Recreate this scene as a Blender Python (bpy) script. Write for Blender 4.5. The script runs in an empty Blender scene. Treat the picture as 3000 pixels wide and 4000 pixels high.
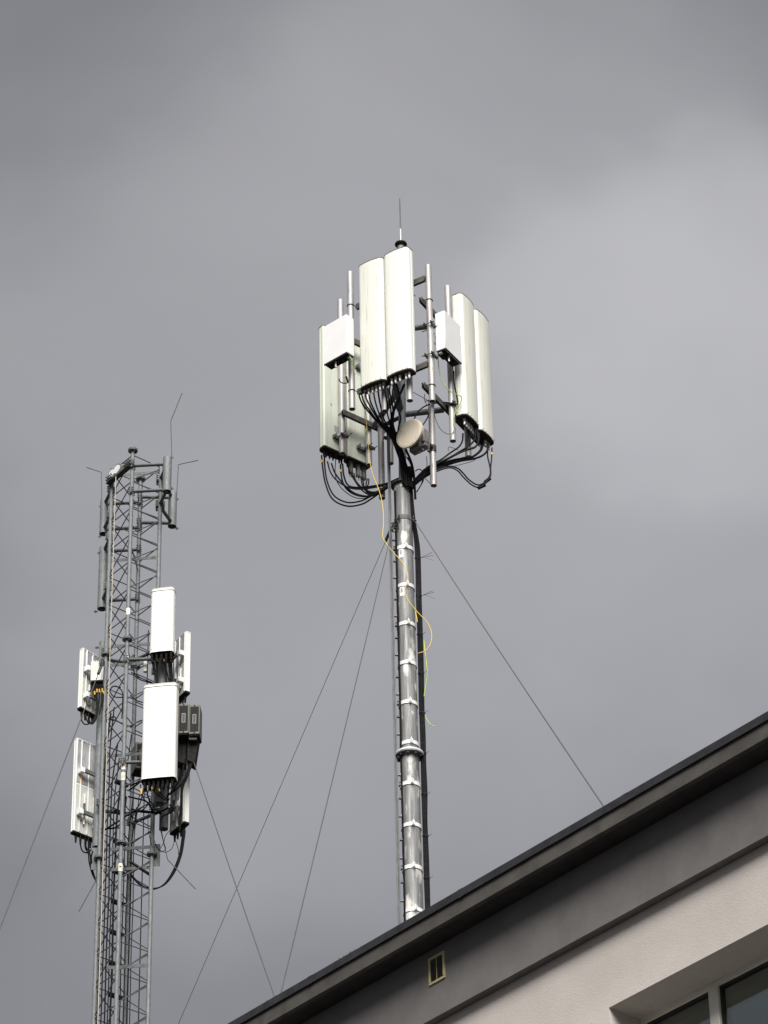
import bpy, math, random
from mathutils import Vector, Matrix
random.seed(7)
sc = bpy.context.scene
COL = sc.collection
R = math.radians

# ------------------------------------------------------------------ camera
PITCH, ROLL, FPX = R(35), R(1.23), 13500.0            # focal length in pixels of the 3000x4000 photograph
CAM = Vector((0, 0, 1.6))
FW = Vector((0, math.cos(PITCH), math.sin(PITCH)))
U0 = Vector((0, -math.sin(PITCH), math.cos(PITCH)))
R0 = Vector((1, 0, 0))
RT = math.cos(ROLL)*R0 - math.sin(ROLL)*U0
UP = math.cos(ROLL)*U0 + math.sin(ROLL)*R0
cd = bpy.data.cameras.new('camera'); cam = bpy.data.objects.new('camera', cd); COL.objects.link(cam)
cd.sensor_fit = 'VERTICAL'; cd.sensor_height = 24; cd.lens = FPX/4000*24
cd.clip_start = 0.1; cd.clip_end = 5000
cam.matrix_world = Matrix((RT, UP, -FW)).transposed().to_4x4() if False else Matrix.Translation(CAM) @ Matrix((RT, UP, -FW)).transposed().to_4x4()
sc.camera = cam
sc.render.resolution_x, sc.render.resolution_y = 768, 1024

# ------------------------------------------------------------------ sky, sun, exposure
SUN_AZ, SUN_EL = R(2), R(47)         # azimuth from the direction behind the camera, to the left; elevation
SUN_POWER, EXPOSURE = 4.2, 0.72
w = bpy.data.worlds.new('World'); sc.world = w; w.use_nodes = True
nt = w.node_tree; nt.nodes.clear()
def N(t, **k):
    n = nt.nodes.new(t)
    for a, b in k.items(): setattr(n, a, b)
    return n
out = N('ShaderNodeOutputWorld'); bg = N('ShaderNodeBackground'); bg.inputs['Strength'].default_value = 0.1
sky = N('ShaderNodeTexSky', sky_type='NISHITA', sun_disc=False, sun_elevation=SUN_EL, sun_rotation=math.pi+SUN_AZ)
tc = N('ShaderNodeTexCoord')
nrm = N('ShaderNodeVectorMath', operation='NORMALIZE'); nt.links.new(tc.outputs['Generated'], nrm.inputs[0])
def noise(scale, detail, rough, loc=(0,0,0), dist=0.0):
    m_ = N('ShaderNodeMapping'); m_.inputs['Location'].default_value = loc; m_.inputs['Scale'].default_value = (1, 1, 1.6)
    n_ = N('ShaderNodeTexNoise'); n_.inputs['Scale'].default_value = scale; n_.inputs['Detail'].default_value = detail; n_.inputs['Roughness'].default_value = rough; n_.inputs['Distortion'].default_value = dist
    nt.links.new(nrm.outputs['Vector'], m_.inputs['Vector']); nt.links.new(m_.outputs['Vector'], n_.inputs['Vector']); return n_
def math_(op, a, b):
    n_ = N('ShaderNodeMath', operation=op)
    for k, v in enumerate((a, b)):
        if isinstance(v, (int, float)): n_.inputs[k].default_value = v
        else: nt.links.new(v, n_.inputs[k])
    return n_.outputs[0]
def mrange(v, a, b, c, d, smooth=True):
    n_ = N('ShaderNodeMapRange', interpolation_type='SMOOTHERSTEP' if smooth else 'LINEAR'); nt.links.new(v, n_.inputs['Value'])
    for k, q in zip(('From Min', 'From Max', 'To Min', 'To Max'), (a, b, c, d)): n_.inputs[k].default_value = q
    return n_.outputs['Result']
def direction(px, py): return (FW + RT*((px-1500)/FPX) - UP*((py-2000)/FPX)).normalized()
# ragged edges: the cloud field is looked up along a direction pushed about by noise
warp = noise(6.0, 4, .5, (1.3, .2, .4))
wv = N('ShaderNodeVectorMath', operation='MULTIPLY_ADD'); wv.inputs[1].default_value = (.16, .16, .16); wv.inputs[2].default_value = (-.08, -.08, -.08)
nt.links.new(warp.outputs['Color'], wv.inputs[0])
wd = N('ShaderNodeVectorMath', operation='ADD'); nt.links.new(nrm.outputs['Vector'], wd.inputs[0]); nt.links.new(wv.outputs['Vector'], wd.inputs[1])
wn = N('ShaderNodeVectorMath', operation='NORMALIZE'); nt.links.new(wd.outputs['Vector'], wn.inputs[0])
def thin(px, py, deg, amount):          # a stretch where the overcast thins out
    d_ = N('ShaderNodeVectorMath', operation='DOT_PRODUCT'); d_.inputs[1].default_value = direction(px, py); nt.links.new(wn.outputs['Vector'], d_.inputs[0])
    return mrange(d_.outputs['Value'], math.cos(R(deg)), 1.0, 0.0, amount)
big = mrange(noise(2.4, 2, .4, (.35, .1, 0)).outputs['Fac'], .3, .7, -.16, .16)
fine = mrange(noise(11, 5, .5, (.7, .9, .3), .5).outputs['Fac'], .3, .7, -.09, .09, False)
val = math_('ADD', math_('ADD', big, fine), 1.42)
for a_ in ((1750, 1900, 11.0, .82), (2680, 1320, 4.3, .50), (2850, 950, 3.4, .22), (2350, 1950, 5.5, .22)):
    val = math_('ADD', val, thin(*a_))
cmb = N('ShaderNodeCombineColor')
for ch, k in (('Red', .995), ('Green', .985), ('Blue', 1.018)): nt.links.new(math_('MULTIPLY', val, k), cmb.inputs[ch])
mixs = N('ShaderNodeMix', data_type='RGBA'); mixs.inputs['Factor'].default_value = 0.93
nt.links.new(sky.outputs['Color'], mixs.inputs['A']); nt.links.new(cmb.outputs['Color'], mixs.inputs['B'])
nt.links.new(mixs.outputs['Result'], bg.inputs['Color']); nt.links.new(bg.outputs['Background'], out.inputs['Surface'])

sl = bpy.data.lights.new('sun', 'SUN'); sun = bpy.data.objects.new('sun', sl); COL.objects.link(sun)
sl.energy = SUN_POWER; sl.angle = R(38); sl.color = (1.0, 0.965, 0.91)
sdir = Vector((math.sin(SUN_AZ)*math.cos(SUN_EL), -math.cos(SUN_AZ)*math.cos(SUN_EL), math.sin(SUN_EL)))
sun.rotation_euler = sdir.to_track_quat('Z', 'Y').to_euler(); sun.location = (0, 0, 60)
vs = sc.view_settings; vs.view_transform = 'Standard'; vs.look = 'None'; vs.exposure = EXPOSURE; vs.gamma = 1; vs.use_curve_mapping = False

# ------------------------------------------------------------------ helpers
def ray(px, py): return FW + RT*((px-1500)/FPX) - UP*((py-2000)/FPX)
def P(px, py, Y):                       # the point at ground distance Y behind a place in the photograph
    d = ray(px, py); return CAM + d*(Y/d.y)
def PZ(px, py, z):
    d = ray(px, py); return CAM + d*((z-1.6)/d.z)

class MB:
    def __init__(s): s.v = []; s.f = []
    def add(s, vs_, fs):
        o = len(s.v); s.v += [Vector(a) for a in vs_]; s.f += [tuple(i+o for i in f) for f in fs]; return s
    def box(s, c, size, M=None):
        x, y, z = (a/2 for a in size); M = M or Matrix.Identity(3); c = Vector(c)
        vs_ = [c + M @ Vector((i*x, j*y, k*z)) for i in (-1, 1) for j in (-1, 1) for k in (-1, 1)]
        return s.add(vs_, [(0,1,3,2),(4,6,7,5),(0,4,5,1),(2,3,7,6),(0,2,6,4),(1,5,7,3)])
    def frame(s, p0, p1):
        a = (Vector(p1)-Vector(p0)).normalized()
        h = Vector((0,0,1)) if abs(a.z) < 0.9 else Vector((1,0,0))
        u = a.cross(h).normalized(); return a, u, a.cross(u)
    def beam(s, p0, p1, wu, wv):                 # rectangular bar between two points, wv roughly vertical
        p0, p1 = Vector(p0), Vector(p1); a, u, v = s.frame(p0, p1)
        vs_ = [p + u*(i*wu/2) + v*(j*wv/2) for p in (p0, p1) for i, j in ((-1,-1),(1,-1),(1,1),(-1,1))]
        return s.add(vs_, [(0,1,2,3),(7,6,5,4),(0,4,5,1),(1,5,6,2),(2,6,7,3),(3,7,4,0)])
    def cyl(s, p0, p1, r0, r1=None, n=14, caps=(1,1)):
        p0, p1 = Vector(p0), Vector(p1); r1 = r0 if r1 is None else r1; a, u, v = s.frame(p0, p1)
        cs = [(math.cos(2*math.pi*i/n), math.sin(2*math.pi*i/n)) for i in range(n)]
        vs_ = [p0+(u*c+v*q)*r0 for c, q in cs] + [p1+(u*c+v*q)*r1 for c, q in cs]
        fs = [(i, i+n, (i+1)%n+n, (i+1)%n) for i in range(n)]
        if caps[0]: fs.append(tuple(range(n)))
        if caps[1]: fs.append(tuple(range(2*n-1, n-1, -1)))
        return s.add(vs_, fs)
    def pipe(s, top, bot, r, wall=0.005, n=16, deep=0.25):       # capped above, open below
        top, bot = Vector(top), Vector(bot); a = (top-bot).normalized(); ri = r-wall
        s.cyl(bot, top, r, n=n, caps=(0,1))
        a_, u, v = s.frame(bot, top)
        cs = [(math.cos(2*math.pi*i/n), math.sin(2*math.pi*i/n)) for i in range(n)]
        q = bot + a*deep
        vs_ = [bot+(u*c+v*k)*r for c, k in cs] + [bot+(u*c+v*k)*ri for c, k in cs] + [q+(u*c+v*k)*ri for c, k in cs]
        fs = [(i, (i+1)%n, (i+1)%n+n, i+n) for i in range(n)] + [(i+n, (i+1)%n+n, (i+1)%n+2*n, i+2*n) for i in range(n)]
        fs.append(tuple(range(2*n, 3*n)))
        return s.add(vs_, fs)
    def tube(s, pts, r, n=7, smooth=True):
        pts = [Vector(p) for p in pts]
        if smooth and len(pts) > 2: pts = spline(pts)
        t = (pts[1]-pts[0]).normalized(); h = Vector((0,0,1)) if abs(t.z) < 0.9 else Vector((1,0,0))
        u = t.cross(h).normalized(); rings = []
        for i, p in enumerate(pts):
            t = (pts[min(i+1, len(pts)-1)] - pts[max(i-1, 0)]).normalized()
            u = (u - t*u.dot(t)).normalized(); v = t.cross(u)
            rings.append([p + (u*math.cos(2*math.pi*k/n) + v*math.sin(2*math.pi*k/n))*r for k in range(n)])
        vs_ = [q for ring in rings for q in ring]; fs = []
        for i in range(len(rings)-1):
            for k in range(n):
                fs.append((i*n+k, i*n+(k+1)%n, (i+1)*n+(k+1)%n, (i+1)*n+k))
        fs.append(tuple(range(n-1, -1, -1))); fs.append(tuple(range((len(rings)-1)*n, len(rings)*n)))
        return s.add(vs_, fs)
    def prism(s, prof, z0, z1, caps=(1,1)):      # profile (x, y) extruded upward
        n = len(prof)
        vs_ = [(x, y, z0) for x, y in prof] + [(x, y, z1) for x, y in prof]
        fs = [(i, (i+1)%n, (i+1)%n+n, i+n) for i in range(n)]
        if caps[0]: fs.append(tuple(range(n-1, -1, -1)))
        if caps[1]: fs.append(tuple(range(n, 2*n)))
        return s.add(vs_, fs)
    def torus(s, c, axis, R_, r, n=20, m=6, a0=0, a1=2*math.pi):
        c, axis = Vector(c), Vector(axis).normalized(); _, u, v = s.frame((0,0,0), axis)
        k = n if abs(a1-a0-2*math.pi) > 1e-6 else n
        pts = [c + (u*math.cos(a0+(a1-a0)*i/k) + v*math.sin(a0+(a1-a0)*i/k))*R_ for i in range(k+1)]
        return s.tube(pts, r, m, smooth=False)
    def mesh(s, name, inv=None, ang=35):
        me = bpy.data.meshes.new(name)
        me.from_pydata([tuple(inv @ p) if inv else tuple(p) for p in s.v], [], s.f)
        me.update(); me.shade_smooth(); me.set_sharp_from_angle(angle=R(ang)); return me
    def build(s, name, m, parent, world=True, ang=35):
        inv = WM[parent].inverted() if world else None
        return link(name, s.mesh(name, inv, ang), m, parent)
    def thing(s, name, m, label, cat, group=None, ang=35, kind=None):
        zmin = min(p.z for p in s.v); k = [p for p in s.v if p.z < zmin+0.02]
        o_ = sum(k, Vector())/len(k); o_.z = zmin
        ob = link(name, s.mesh(name, Matrix.Translation(-o_), ang), m, None); ob.location = o_
        WM[ob] = Matrix.Translation(o_)
        tag(ob, label, cat, group)
        if kind: ob['kind'] = kind
        return ob

def spline(pts, k=7):
    out_ = []
    q = [pts[0]*2-pts[1]] + pts + [pts[-1]*2-pts[-2]]
    for i in range(1, len(q)-2):
        a, b, c, d = q[i-1], q[i], q[i+1], q[i+2]
        for j in range(k):
            t = j/k
            out_.append(0.5*((2*b) + (c-a)*t + (2*a-5*b+4*c-d)*t*t + (3*b-a-3*c+d)*t**3))
    out_.append(pts[-1]); return out_

WM = {}
def link(name, me, m, parent):
    o = bpy.data.objects.new(name, me); COL.objects.link(o)
    if m is not None and not me.materials: me.materials.append(m)
    if parent is not None:
        o.parent = parent; WM[o] = WM[parent]
    else: WM[o] = Matrix.Identity(4)
    return o
def tag(o, label, cat, group=None):
    o['label'] = label; o['category'] = cat
    if group: o['group'] = group
def thing(name, label, cat, loc, rz=0, group=None):
    o = bpy.data.objects.new(name, None); COL.objects.link(o); o.empty_display_size = 0.2
    o.location = loc; o.rotation_euler = (0, 0, rz); tag(o, label, cat, group)
    WM[o] = Matrix.Translation(Vector(loc)) @ Matrix.Rotation(rz, 4, 'Z'); return o
def bevel(o, wd=0.004, seg=2):
    b = o.modifiers.new('bevel', 'BEVEL'); b.width = wd; b.segments = seg; b.limit_method = 'ANGLE'; b.angle_limit = R(40); return o

# ------------------------------------------------------------------ materials
def mat(name, c1, c2=None, rough=0.6, metal=0.0, scale=8.0, stretch=(1,1,1), bump=0.0, bscale=60, spec=0.5, lo=0.35, hi=0.65, rough2=None, detail=4, coat=0, c3=None, p3=(0.62, 0.7), s3=30, st3=(1,1,1)):
    m = bpy.data.materials.new(name); m.use_nodes = True; t = m.node_tree; b = t.nodes['Principled BSDF']
    b.inputs['Roughness'].default_value = rough; b.inputs['Metallic'].default_value = metal
    b.inputs['Specular IOR Level'].default_value = spec; b.inputs['Coat Weight'].default_value = coat
    L = t.links.new
    co = t.nodes.new('ShaderNodeTexCoord'); ma = t.nodes.new('ShaderNodeMapping'); ma.inputs['Scale'].default_value = stretch
    L(co.outputs['Object'], ma.inputs['Vector'])
    n = t.nodes.new('ShaderNodeTexNoise'); n.inputs['Scale'].default_value = scale; n.inputs['Detail'].default_value = detail; n.inputs['Roughness'].default_value = 0.6
    L(ma.outputs['Vector'], n.inputs['Vector'])
    cr_ = t.nodes.new('ShaderNodeValToRGB'); e = cr_.color_ramp.elements
    e[0].position, e[1].position = lo, hi; e[0].color = (*c1, 1); e[1].color = (*(c2 or c1), 1)
    L(n.outputs['Fac'], cr_.inputs['Fac']); colr = cr_.outputs['Color']
    if c3:                                # a second, sparser layer: dirt streaks, scuffs, sun glints painted on the mast
        m3 = t.nodes.new('ShaderNodeMapping'); m3.inputs['Scale'].default_value = st3; L(co.outputs['Object'], m3.inputs['Vector'])
        n3 = t.nodes.new('ShaderNodeTexNoise'); n3.inputs['Scale'].default_value = s3; n3.inputs['Detail'].default_value = 3; L(m3.outputs['Vector'], n3.inputs['Vector'])
        r3 = t.nodes.new('ShaderNodeMapRange'); r3.inputs['From Min'].default_value, r3.inputs['From Max'].default_value = p3; L(n3.outputs['Fac'], r3.inputs['Value'])
        mx = t.nodes.new('ShaderNodeMix'); mx.data_type = 'RGBA'; L(r3.outputs['Result'], mx.inputs['Factor']); L(colr, mx.inputs['A']); mx.inputs['B'].default_value = (*c3, 1)
        colr = mx.outputs['Result']
    L(colr, b.inputs['Base Color'])
    if rough2 is not None:
        r = t.nodes.new('ShaderNodeMapRange'); r.inputs['To Min'].default_value = rough; r.inputs['To Max'].default_value = rough2
        r.inputs['From Min'].default_value, r.inputs['From Max'].default_value = lo, hi
        L(n.outputs['Fac'], r.inputs['Value']); L(r.outputs['Result'], b.inputs['Roughness'])
    if bump:
        n2 = t.nodes.new('ShaderNodeTexNoise'); n2.inputs['Scale'].default_value = bscale; n2.inputs['Detail'].default_value = 3
        L(co.outputs['Object'], n2.inputs['Vector'])
        bp = t.nodes.new('ShaderNodeBump'); bp.inputs['Strength'].default_value = bump; bp.inputs['Distance'].default_value = 0.01
        L(n2.outputs['Fac'], bp.inputs['Height']); L(bp.outputs['Normal'], b.inputs['Normal'])
    return m

M_MAST = mat('weathered_galvanised_mast', (.125,.129,.130), (.275,.278,.276), .62, .2, 5.0, (7,7,.4), .12, 40, rough2=.5, c3=(.70,.69,.66), p3=(.56,.68), s3=3.0, st3=(2.0,2.0,.8))  # pale patches paint the sun's glint on clean, smoother steel into the colour
M_GALV = mat('galvanised_steel', (.135,.149,.154), (.205,.222,.226), .65, .15, 30, (1,1,.5), .05, 200)
M_GALVD = mat('dull_galvanised_steel', (.085,.093,.095), (.135,.145,.145), .7, .15, 26, (1,1,.4), .05, 200)
M_ROD = mat('bracing_rod_steel', (.075,.078,.084), (.125,.128,.134), .55, .4, 25)
M_PIPE = mat('pale_zinc_pipe', (.36,.345,.345), (.47,.45,.445), .5, .25, 12, (1,1,.25), c3=(.24,.20,.18), p3=(.66,.72), s3=9, st3=(3,3,.6))
M_CHAN = mat('oily_strut_channel', (.075,.072,.066), (.13,.125,.112), .65, .2, 14, spec=.3)
M_BAND = mat('bright_steel_band', (.72,.73,.73), (.82,.82,.82), .4, .1, 20)
M_DARKST = mat('dark_clamp_steel', (.03,.03,.03), (.07,.07,.07), .6, .2, 20, spec=.3)
M_BOLT = mat('bolt_steel', (.09,.09,.09), (.16,.16,.16), .45, .5, 20)
M_RAD_OLD = mat('aged_ivory_radome', (.69,.695,.62), (.77,.775,.71), .42, 0, 5, (5,5,.25), c3=(.46,.43,.35), p3=(.60,.74), s3=7, st3=(9,9,.30))
M_RAD_NEW = mat('clean_white_radome', (.74,.76,.72), (.80,.815,.78), .4, 0, 5, (4,4,.3), c3=(.6,.58,.5), p3=(.70,.80), s3=7, st3=(9,9,.45))
M_RAD_BACK = mat('greenish_radome', (.54,.58,.50), (.64,.67,.585), .45, 0, 5, (4,4,.3), c3=(.22,.2,.16), p3=(.72,.78), s3=6, st3=(4,4,1.4))
M_TWHITE = mat('tower_radome_white', (.72,.725,.70), (.79,.79,.765), .45, 0, 6, (3,3,.4), c3=(.5,.48,.4), p3=(.72,.8), s3=14, st3=(3,3,1))
M_RRU = mat('white_painted_cabinet', (.78,.78,.79), (.82,.82,.83), .4, 0, 5, c3=(.45,.42,.38), p3=(.74,.78), s3=26)
M_BROWN = mat('dark_brown_end_cap', (.022,.017,.015), (.04,.033,.028), .7, 0, 14, spec=.15)
M_BLACK = mat('black_cable_jacket', (.006,.006,.007), (.014,.013,.014), .6, 0, 30, spec=.10)
M_BLACKB = mat('black_plastic', (.010,.010,.010), (.022,.021,.020), .75, 0, 18, spec=.10)
M_SILVER = mat('nickel_connector', (.66,.66,.63), (.80,.80,.77), .35, .25, 30)
M_YELLOW = mat('yellow_wire', (.72,.50,.05), (.78,.58,.07), .5, 0, 20)
M_YG = mat('yellow_green_wire', (.30,.52,.07), (.68,.64,.08), .5, 0, 5, lo=.45, hi=.55)
M_TAPE = mat('orange_marking_tape', (.70,.36,.03), (.78,.45,.05), .5, 0, 20)
M_DISH = mat('beige_dish_radome', (.58,.51,.41), (.65,.585,.48), .55, 0, 6, (3,3,.5), c3=(.26,.21,.16), p3=(.70,.76), s3=7, st3=(4,4,.6))
M_DISHG = mat('dirty_grey_casting', (.14,.13,.12), (.24,.225,.21), .6, 0, 18)
M_RAIL = mat('grey_climbing_rail', (.07,.077,.08), (.12,.128,.13), .65, .15, 22, (1,1,.3))
M_OLIVE = mat('olive_grey_case', (.13,.142,.122), (.175,.188,.16), .7, 0, 12, spec=.2)
M_GRILLE = mat('charcoal_grille', (.022,.022,.022), (.032,.032,.031), .8, 0, 60, spec=.1)
M_LGREY = mat('light_grey_case', (.48,.48,.45), (.55,.55,.52), .5, 0, 8)
M_ALU = mat('aluminium_back', (.42,.42,.43), (.68,.68,.70), .35, .45, 3, (2,2,1))
M_WIRE = mat('steel_guy_rope', (.06,.058,.055), (.11,.105,.10), .6, .3, 40)
M_ROPE = mat('cream_rope', (.45,.40,.32), (.55,.49,.40), .8, 0, 40)
M_STUCCO = mat('pinkish_stucco', (.485,.447,.418), (.55,.507,.477), .9, 0, 1.6, bump=.3, bscale=120, spec=.2, c3=(.40,.362,.34), p3=(.56,.70), s3=85, lo=.32, hi=.68)
M_DSTUC = mat('dark_grey_stucco', (.142,.135,.134), (.172,.164,.162), .9, 0, 3, bump=.25, bscale=150, spec=.2)
M_FASC = mat('weathered_fascia', (.064,.060,.056), (.090,.085,.080), .85, 0, 3.5, bump=.3, bscale=90, spec=.15, c3=(.045,.042,.037), p3=(.55,.72), s3=3)
M_SOFF = mat('soffit_boards_dark', (.03,.029,.03), (.045,.044,.045), .8, 0, 5, spec=.2)
M_FLASH = mat('black_flashing', (.02,.02,.024), (.035,.034,.038), .5, .2, 8)
M_ROOF = mat('bitumen_roof', (.05,.05,.05), (.09,.09,.088), .9, 0, 1.2)
M_FRAME = mat('cream_window_frame', (.68,.67,.60), (.73,.72,.65), .5, 0, 6)
M_GASKET = mat('black_gasket', (.01,.01,.012), (.02,.02,.022), .6, 0, 20)
M_VENT = mat('mustard_vent_frame', (.44,.39,.20), (.54,.485,.28), .55, 0, 12)
M_SLAT = mat('brown_black_slat', (.02,.017,.014), (.035,.03,.026), .6, 0, 12)
M_BLIND = mat('sage_blind_box', (.55,.76,.62), (.6,.80,.67), .6, 0, 4)
M_ROOM = mat('dim_room', (.10,.09,.08), (.14,.13,.12), .9, 0, 3)
M_GROUND = mat('asphalt_yard', (.032,.032,.033), (.045,.045,.045), .95, 0, .4, spec=.1)
M_MOSS = mat('moss', (.05,.06,.025), (.10,.10,.05), .9, 0, 60)
M_STW = mat('white_sticker', (.78,.78,.76), (.82,.82,.8), .5, 0, 20)
M_STY = mat('yellow_sticker', (.75,.55,.04), (.78,.6,.06), .5, 0, 20)
M_STR = mat('red_sticker', (.45,.09,.04), (.5,.13,.06), .5, 0, 20)
M_PRINT = mat('grey_print', (.30,.31,.33), (.36,.37,.39), .6, 0, 20)
def glass_material():
    m = bpy.data.materials.new('coated_window_glass'); m.use_nodes = True; t = m.node_tree; t.nodes.clear(); L = t.links.new
    o = t.nodes.new('ShaderNodeOutputMaterial'); mx = t.nodes.new('ShaderNodeMixShader')
    tr = t.nodes.new('ShaderNodeBsdfTransparent'); tr.inputs['Color'].default_value = (.76,.88,.80,1)
    g = t.nodes.new('ShaderNodeBsdfGlossy'); g.inputs['Roughness'].default_value = 0.02; g.inputs['Color'].default_value = (.94,.97,.97,1)
    lw = t.nodes.new('ShaderNodeLayerWeight'); lw.inputs['Blend'].default_value = 0.42
    mr_ = t.nodes.new('ShaderNodeMapRange'); mr_.inputs['To Min'].default_value = .17; mr_.inputs['To Max'].default_value = .95
    nz = t.nodes.new('ShaderNodeTexNoise'); nz.inputs['Scale'].default_value = 1.3
    bp = t.nodes.new('ShaderNodeBump'); bp.inputs['Strength'].default_value = .02; L(nz.outputs['Fac'], bp.inputs['Height']); L(bp.outputs['Normal'], g.inputs['Normal'])
    L(lw.outputs['Fresnel'], mr_.inputs['Value']); L(mr_.outputs['Result'], mx.inputs['Fac']); L(tr.outputs['BSDF'], mx.inputs[1]); L(g.outputs['BSDF'], mx.inputs[2]); L(mx.outputs['Shader'], o.inputs['Surface'])
    return m
M_GLASS = glass_material()

# ------------------------------------------------------------------ ground
g = MB().add([(-1500,-1500,0),(1500,-1500,0),(1500,1500,0),(-1500,1500,0)], [(0,1,2,3)])
go = link('ground', g.mesh('ground'), M_GROUND, None); go['kind'] = 'structure'

# ------------------------------------------------------------------ building (local x along the facade to the right, y inward, z up)
EAVE = Vector((0.175, 25.796, 0)); BRZ = math.atan2(-0.757, 0.653)
B = thing('office_building', 'flat-roofed building with pinkish stucco wall and dark eave at lower right', 'building', EAVE, BRZ)
ZR = 15.5; X0, X1, DEP = -34.0, 20.0, 18.0
def bb(name, x0, x1, y0, y1, z0, z1, m, parent=B, bev=0):
    o = MB().box(((x0+x1)/2, (y0+y1)/2, (z0+z1)/2), (x1-x0, y1-y0, z1-z0)).build(name, m, parent, world=False)
    if bev: bevel(o, bev)
    return o
WX0, WX1, WZ1, WZ0 = 1.93, 6.4, 13.98, 11.3        # window opening
TW, TF = 0.33, 0.67                                   # wall face, window plane
# wall with its opening left free
wl = MB()
wl.box(((X0+WX0)/2, TW+.2, 14.65/2), (WX0-X0, .4, 14.65))
wl.box(((X1+WX1)/2, TW+.2, 14.65/2), (X1-WX1, .4, 14.65))
wl.box(((WX0+WX1)/2, TW+.2, (14.65+WZ1)/2), (WX1-WX0, .4, 14.65-WZ1))
wl.box(((WX0+WX1)/2, TW+.2, WZ0/2), (WX1-WX0, .4, WZ0))
wall = wl.build('wall', M_STUCCO, B, world=False)
side = MB()
side.box((X0+.2, DEP/2+.36, 7.3), (.4, DEP-.7, 14.6)).box((X1-.2, DEP/2+.36, 7.3), (.4, DEP-.7, 14.6)).box(((X0+X1)/2, DEP+.21, 7.3), (X1-X0, .4, 14.6))
side.build('rear_wall', M_STUCCO, B, world=False)
fz = MB().box(((X0+X1)/2, .25+.235, (14.65+15.288)/2), (X1-X0+.1, .48, 15.288-14.65))
frieze = fz.build('frieze', M_DSTUC, B, world=False); frieze['label'] = 'dark grey rendered band under the eave'
sf = MB().box(((X0+X1)/2, .058+.22, 15.302), (X1-X0+.56, .44, .024))
sf.build('soffit', M_SOFF, B, world=False)
fa = MB().box(((X0+X1)/2, .03, (15.282+15.439)/2), (X1-X0+.6, .05, .157))
bevel(fa.build('fascia', M_FASC, B, world=False), .004)
fl = MB().box(((X0+X1)/2, .04, 15.466), (X1-X0+.64, .10, .05)).box(((X0+X1)/2, -.008, 15.455), (X1-X0+.64, .012, .075))
flash = bevel(fl.build('flashing', M_FLASH, B, world=False), .003)
x = X0+.7
while x < X1:                                   # overlapping joints of the sheet edging
    bb('lap_joint', x-.03, x+.03, -.0155, .06, 15.4165+random.uniform(-.002, .001), 15.4925, M_FLASH, flash); x += 2.0+random.uniform(-.02, .02)
rf = MB().box(((X0+X1)/2, DEP/2+.2, 15.40), (X1-X0+.5, DEP+.2, .15))
rf.build('roof', M_ROOF, B, world=False)
for x, sx in ((-.98, .09), (-.8, .05), (-1.9, .04)):        # tufts of moss on the roof edge
    mb = MB()
    for i in range(40):
        c = Vector((x+random.gauss(0, sx), random.uniform(-.01, .03), 15.492)); mb.cyl(c, c+Vector((random.gauss(0,.008), random.gauss(0,.006), random.uniform(.004,.02))), .004, .001, n=4)
    t_ = mb.build('moss_tuft', M_MOSS, B, world=False); t_['kind'] = 'stuff'
# window
win = MB()
win.box(((WX0+WX1)/2, TF+.035, 13.979), (WX1-WX0-.002, .07, .098)).box(((WX0+WX1)/2, TF+.035, WZ0+.05), (WX1-WX0-.002, .07, .1))
win.box((WX0+.031, TF+.037, (WZ0+.1+13.93)/2), (.06, .07, 13.93-WZ0-.1)).box((WX1-.031, TF+.037, (WZ0+.1+13.93)/2), (.06, .07, 13.93-WZ0-.1))
window = bevel(win.build('window', M_FRAME, B, world=False), .004)
muls = (2.75, 4.05, 5.3)
for x in muls:
    bevel(bb('mullion', x-.05, x+.05, TF-.012, TF+.06, WZ0+.1005, 13.9295, M_FRAME, window), .004)
edges = [WX0+.061] + [e for x in muls for e in (x-.051, x+.051)] + [WX1-.061]
for i in range(0, len(edges), 2):
    a, b_ = edges[i], edges[i+1]
    k = MB()
    for (x0, x1, z0, z1) in ((a, b_, 13.91, 13.9295), (a, b_, WZ0+.1005, WZ0+.118), (a, a+.018, WZ0+.118, 13.91), (b_-.018, b_, WZ0+.118, 13.91)):
        k.box(((x0+x1)/2, TF+.03, (z0+z1)/2), (x1-x0, .03, z1-z0))
    k.build('gasket', M_GASKET, window, world=False)
    bb('pane', a+.018, b_-.018, TF+.036, TF+.044, WZ0+.118, 13.91, M_GLASS, window)
    bl = bb('blind_box', a+.03, b_-.03, TF+.075, TF+.15, 13.60, 13.86, M_BLIND, window, .02)
rm = MB().box(((WX0+WX1)/2, TF+2.2, (WZ0+14.2)/2), (WX1-WX0+.3, 4.2, 14.3-WZ0)); rm.f = [f for i, f in enumerate(rm.f) if i != 2]
rm.build('room', M_ROOM, window, world=False)
# ventilation grille in the frieze
vz0, vz1, vx0, vx1 = 14.957, 15.213, -.096, .110
vf = MB()
for (x0, x1, z0, z1) in ((vx0, vx1, vz1-.024, vz1), (vx0, vx1, vz0, vz0+.024), (vx0, vx0+.026, vz0+.024, vz1-.024), (vx1-.026, vx1, vz0+.024, vz1-.024)):
    vf.box(((x0+x1)/2, .241, (z0+z1)/2), (x1-x0, .016, z1-z0))
vent = bevel(vf.build('vent', M_VENT, B, world=False), .003); vent['label'] = 'mustard framed vent grille in the dark band'
bb('backing', vx0+.02, vx1-.02, .2455, .2495, vz0+.02, vz1-.02, M_GASKET, vent)
bb('divider', .0045, .0095, .234, .2455, vz0+.0242, vz1-.0242, M_VENT, vent)
sm = MB().box((0, 0, 0), (.072, .003, .009), Matrix.Rotation(R(35), 3, 'X')).mesh('slat')
for i in range(17):
    for x in (-.034, .046):
        o = link('slat', sm, M_SLAT, vent); o.location = (x, .239, vz0+.031+i*.0118)

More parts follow.
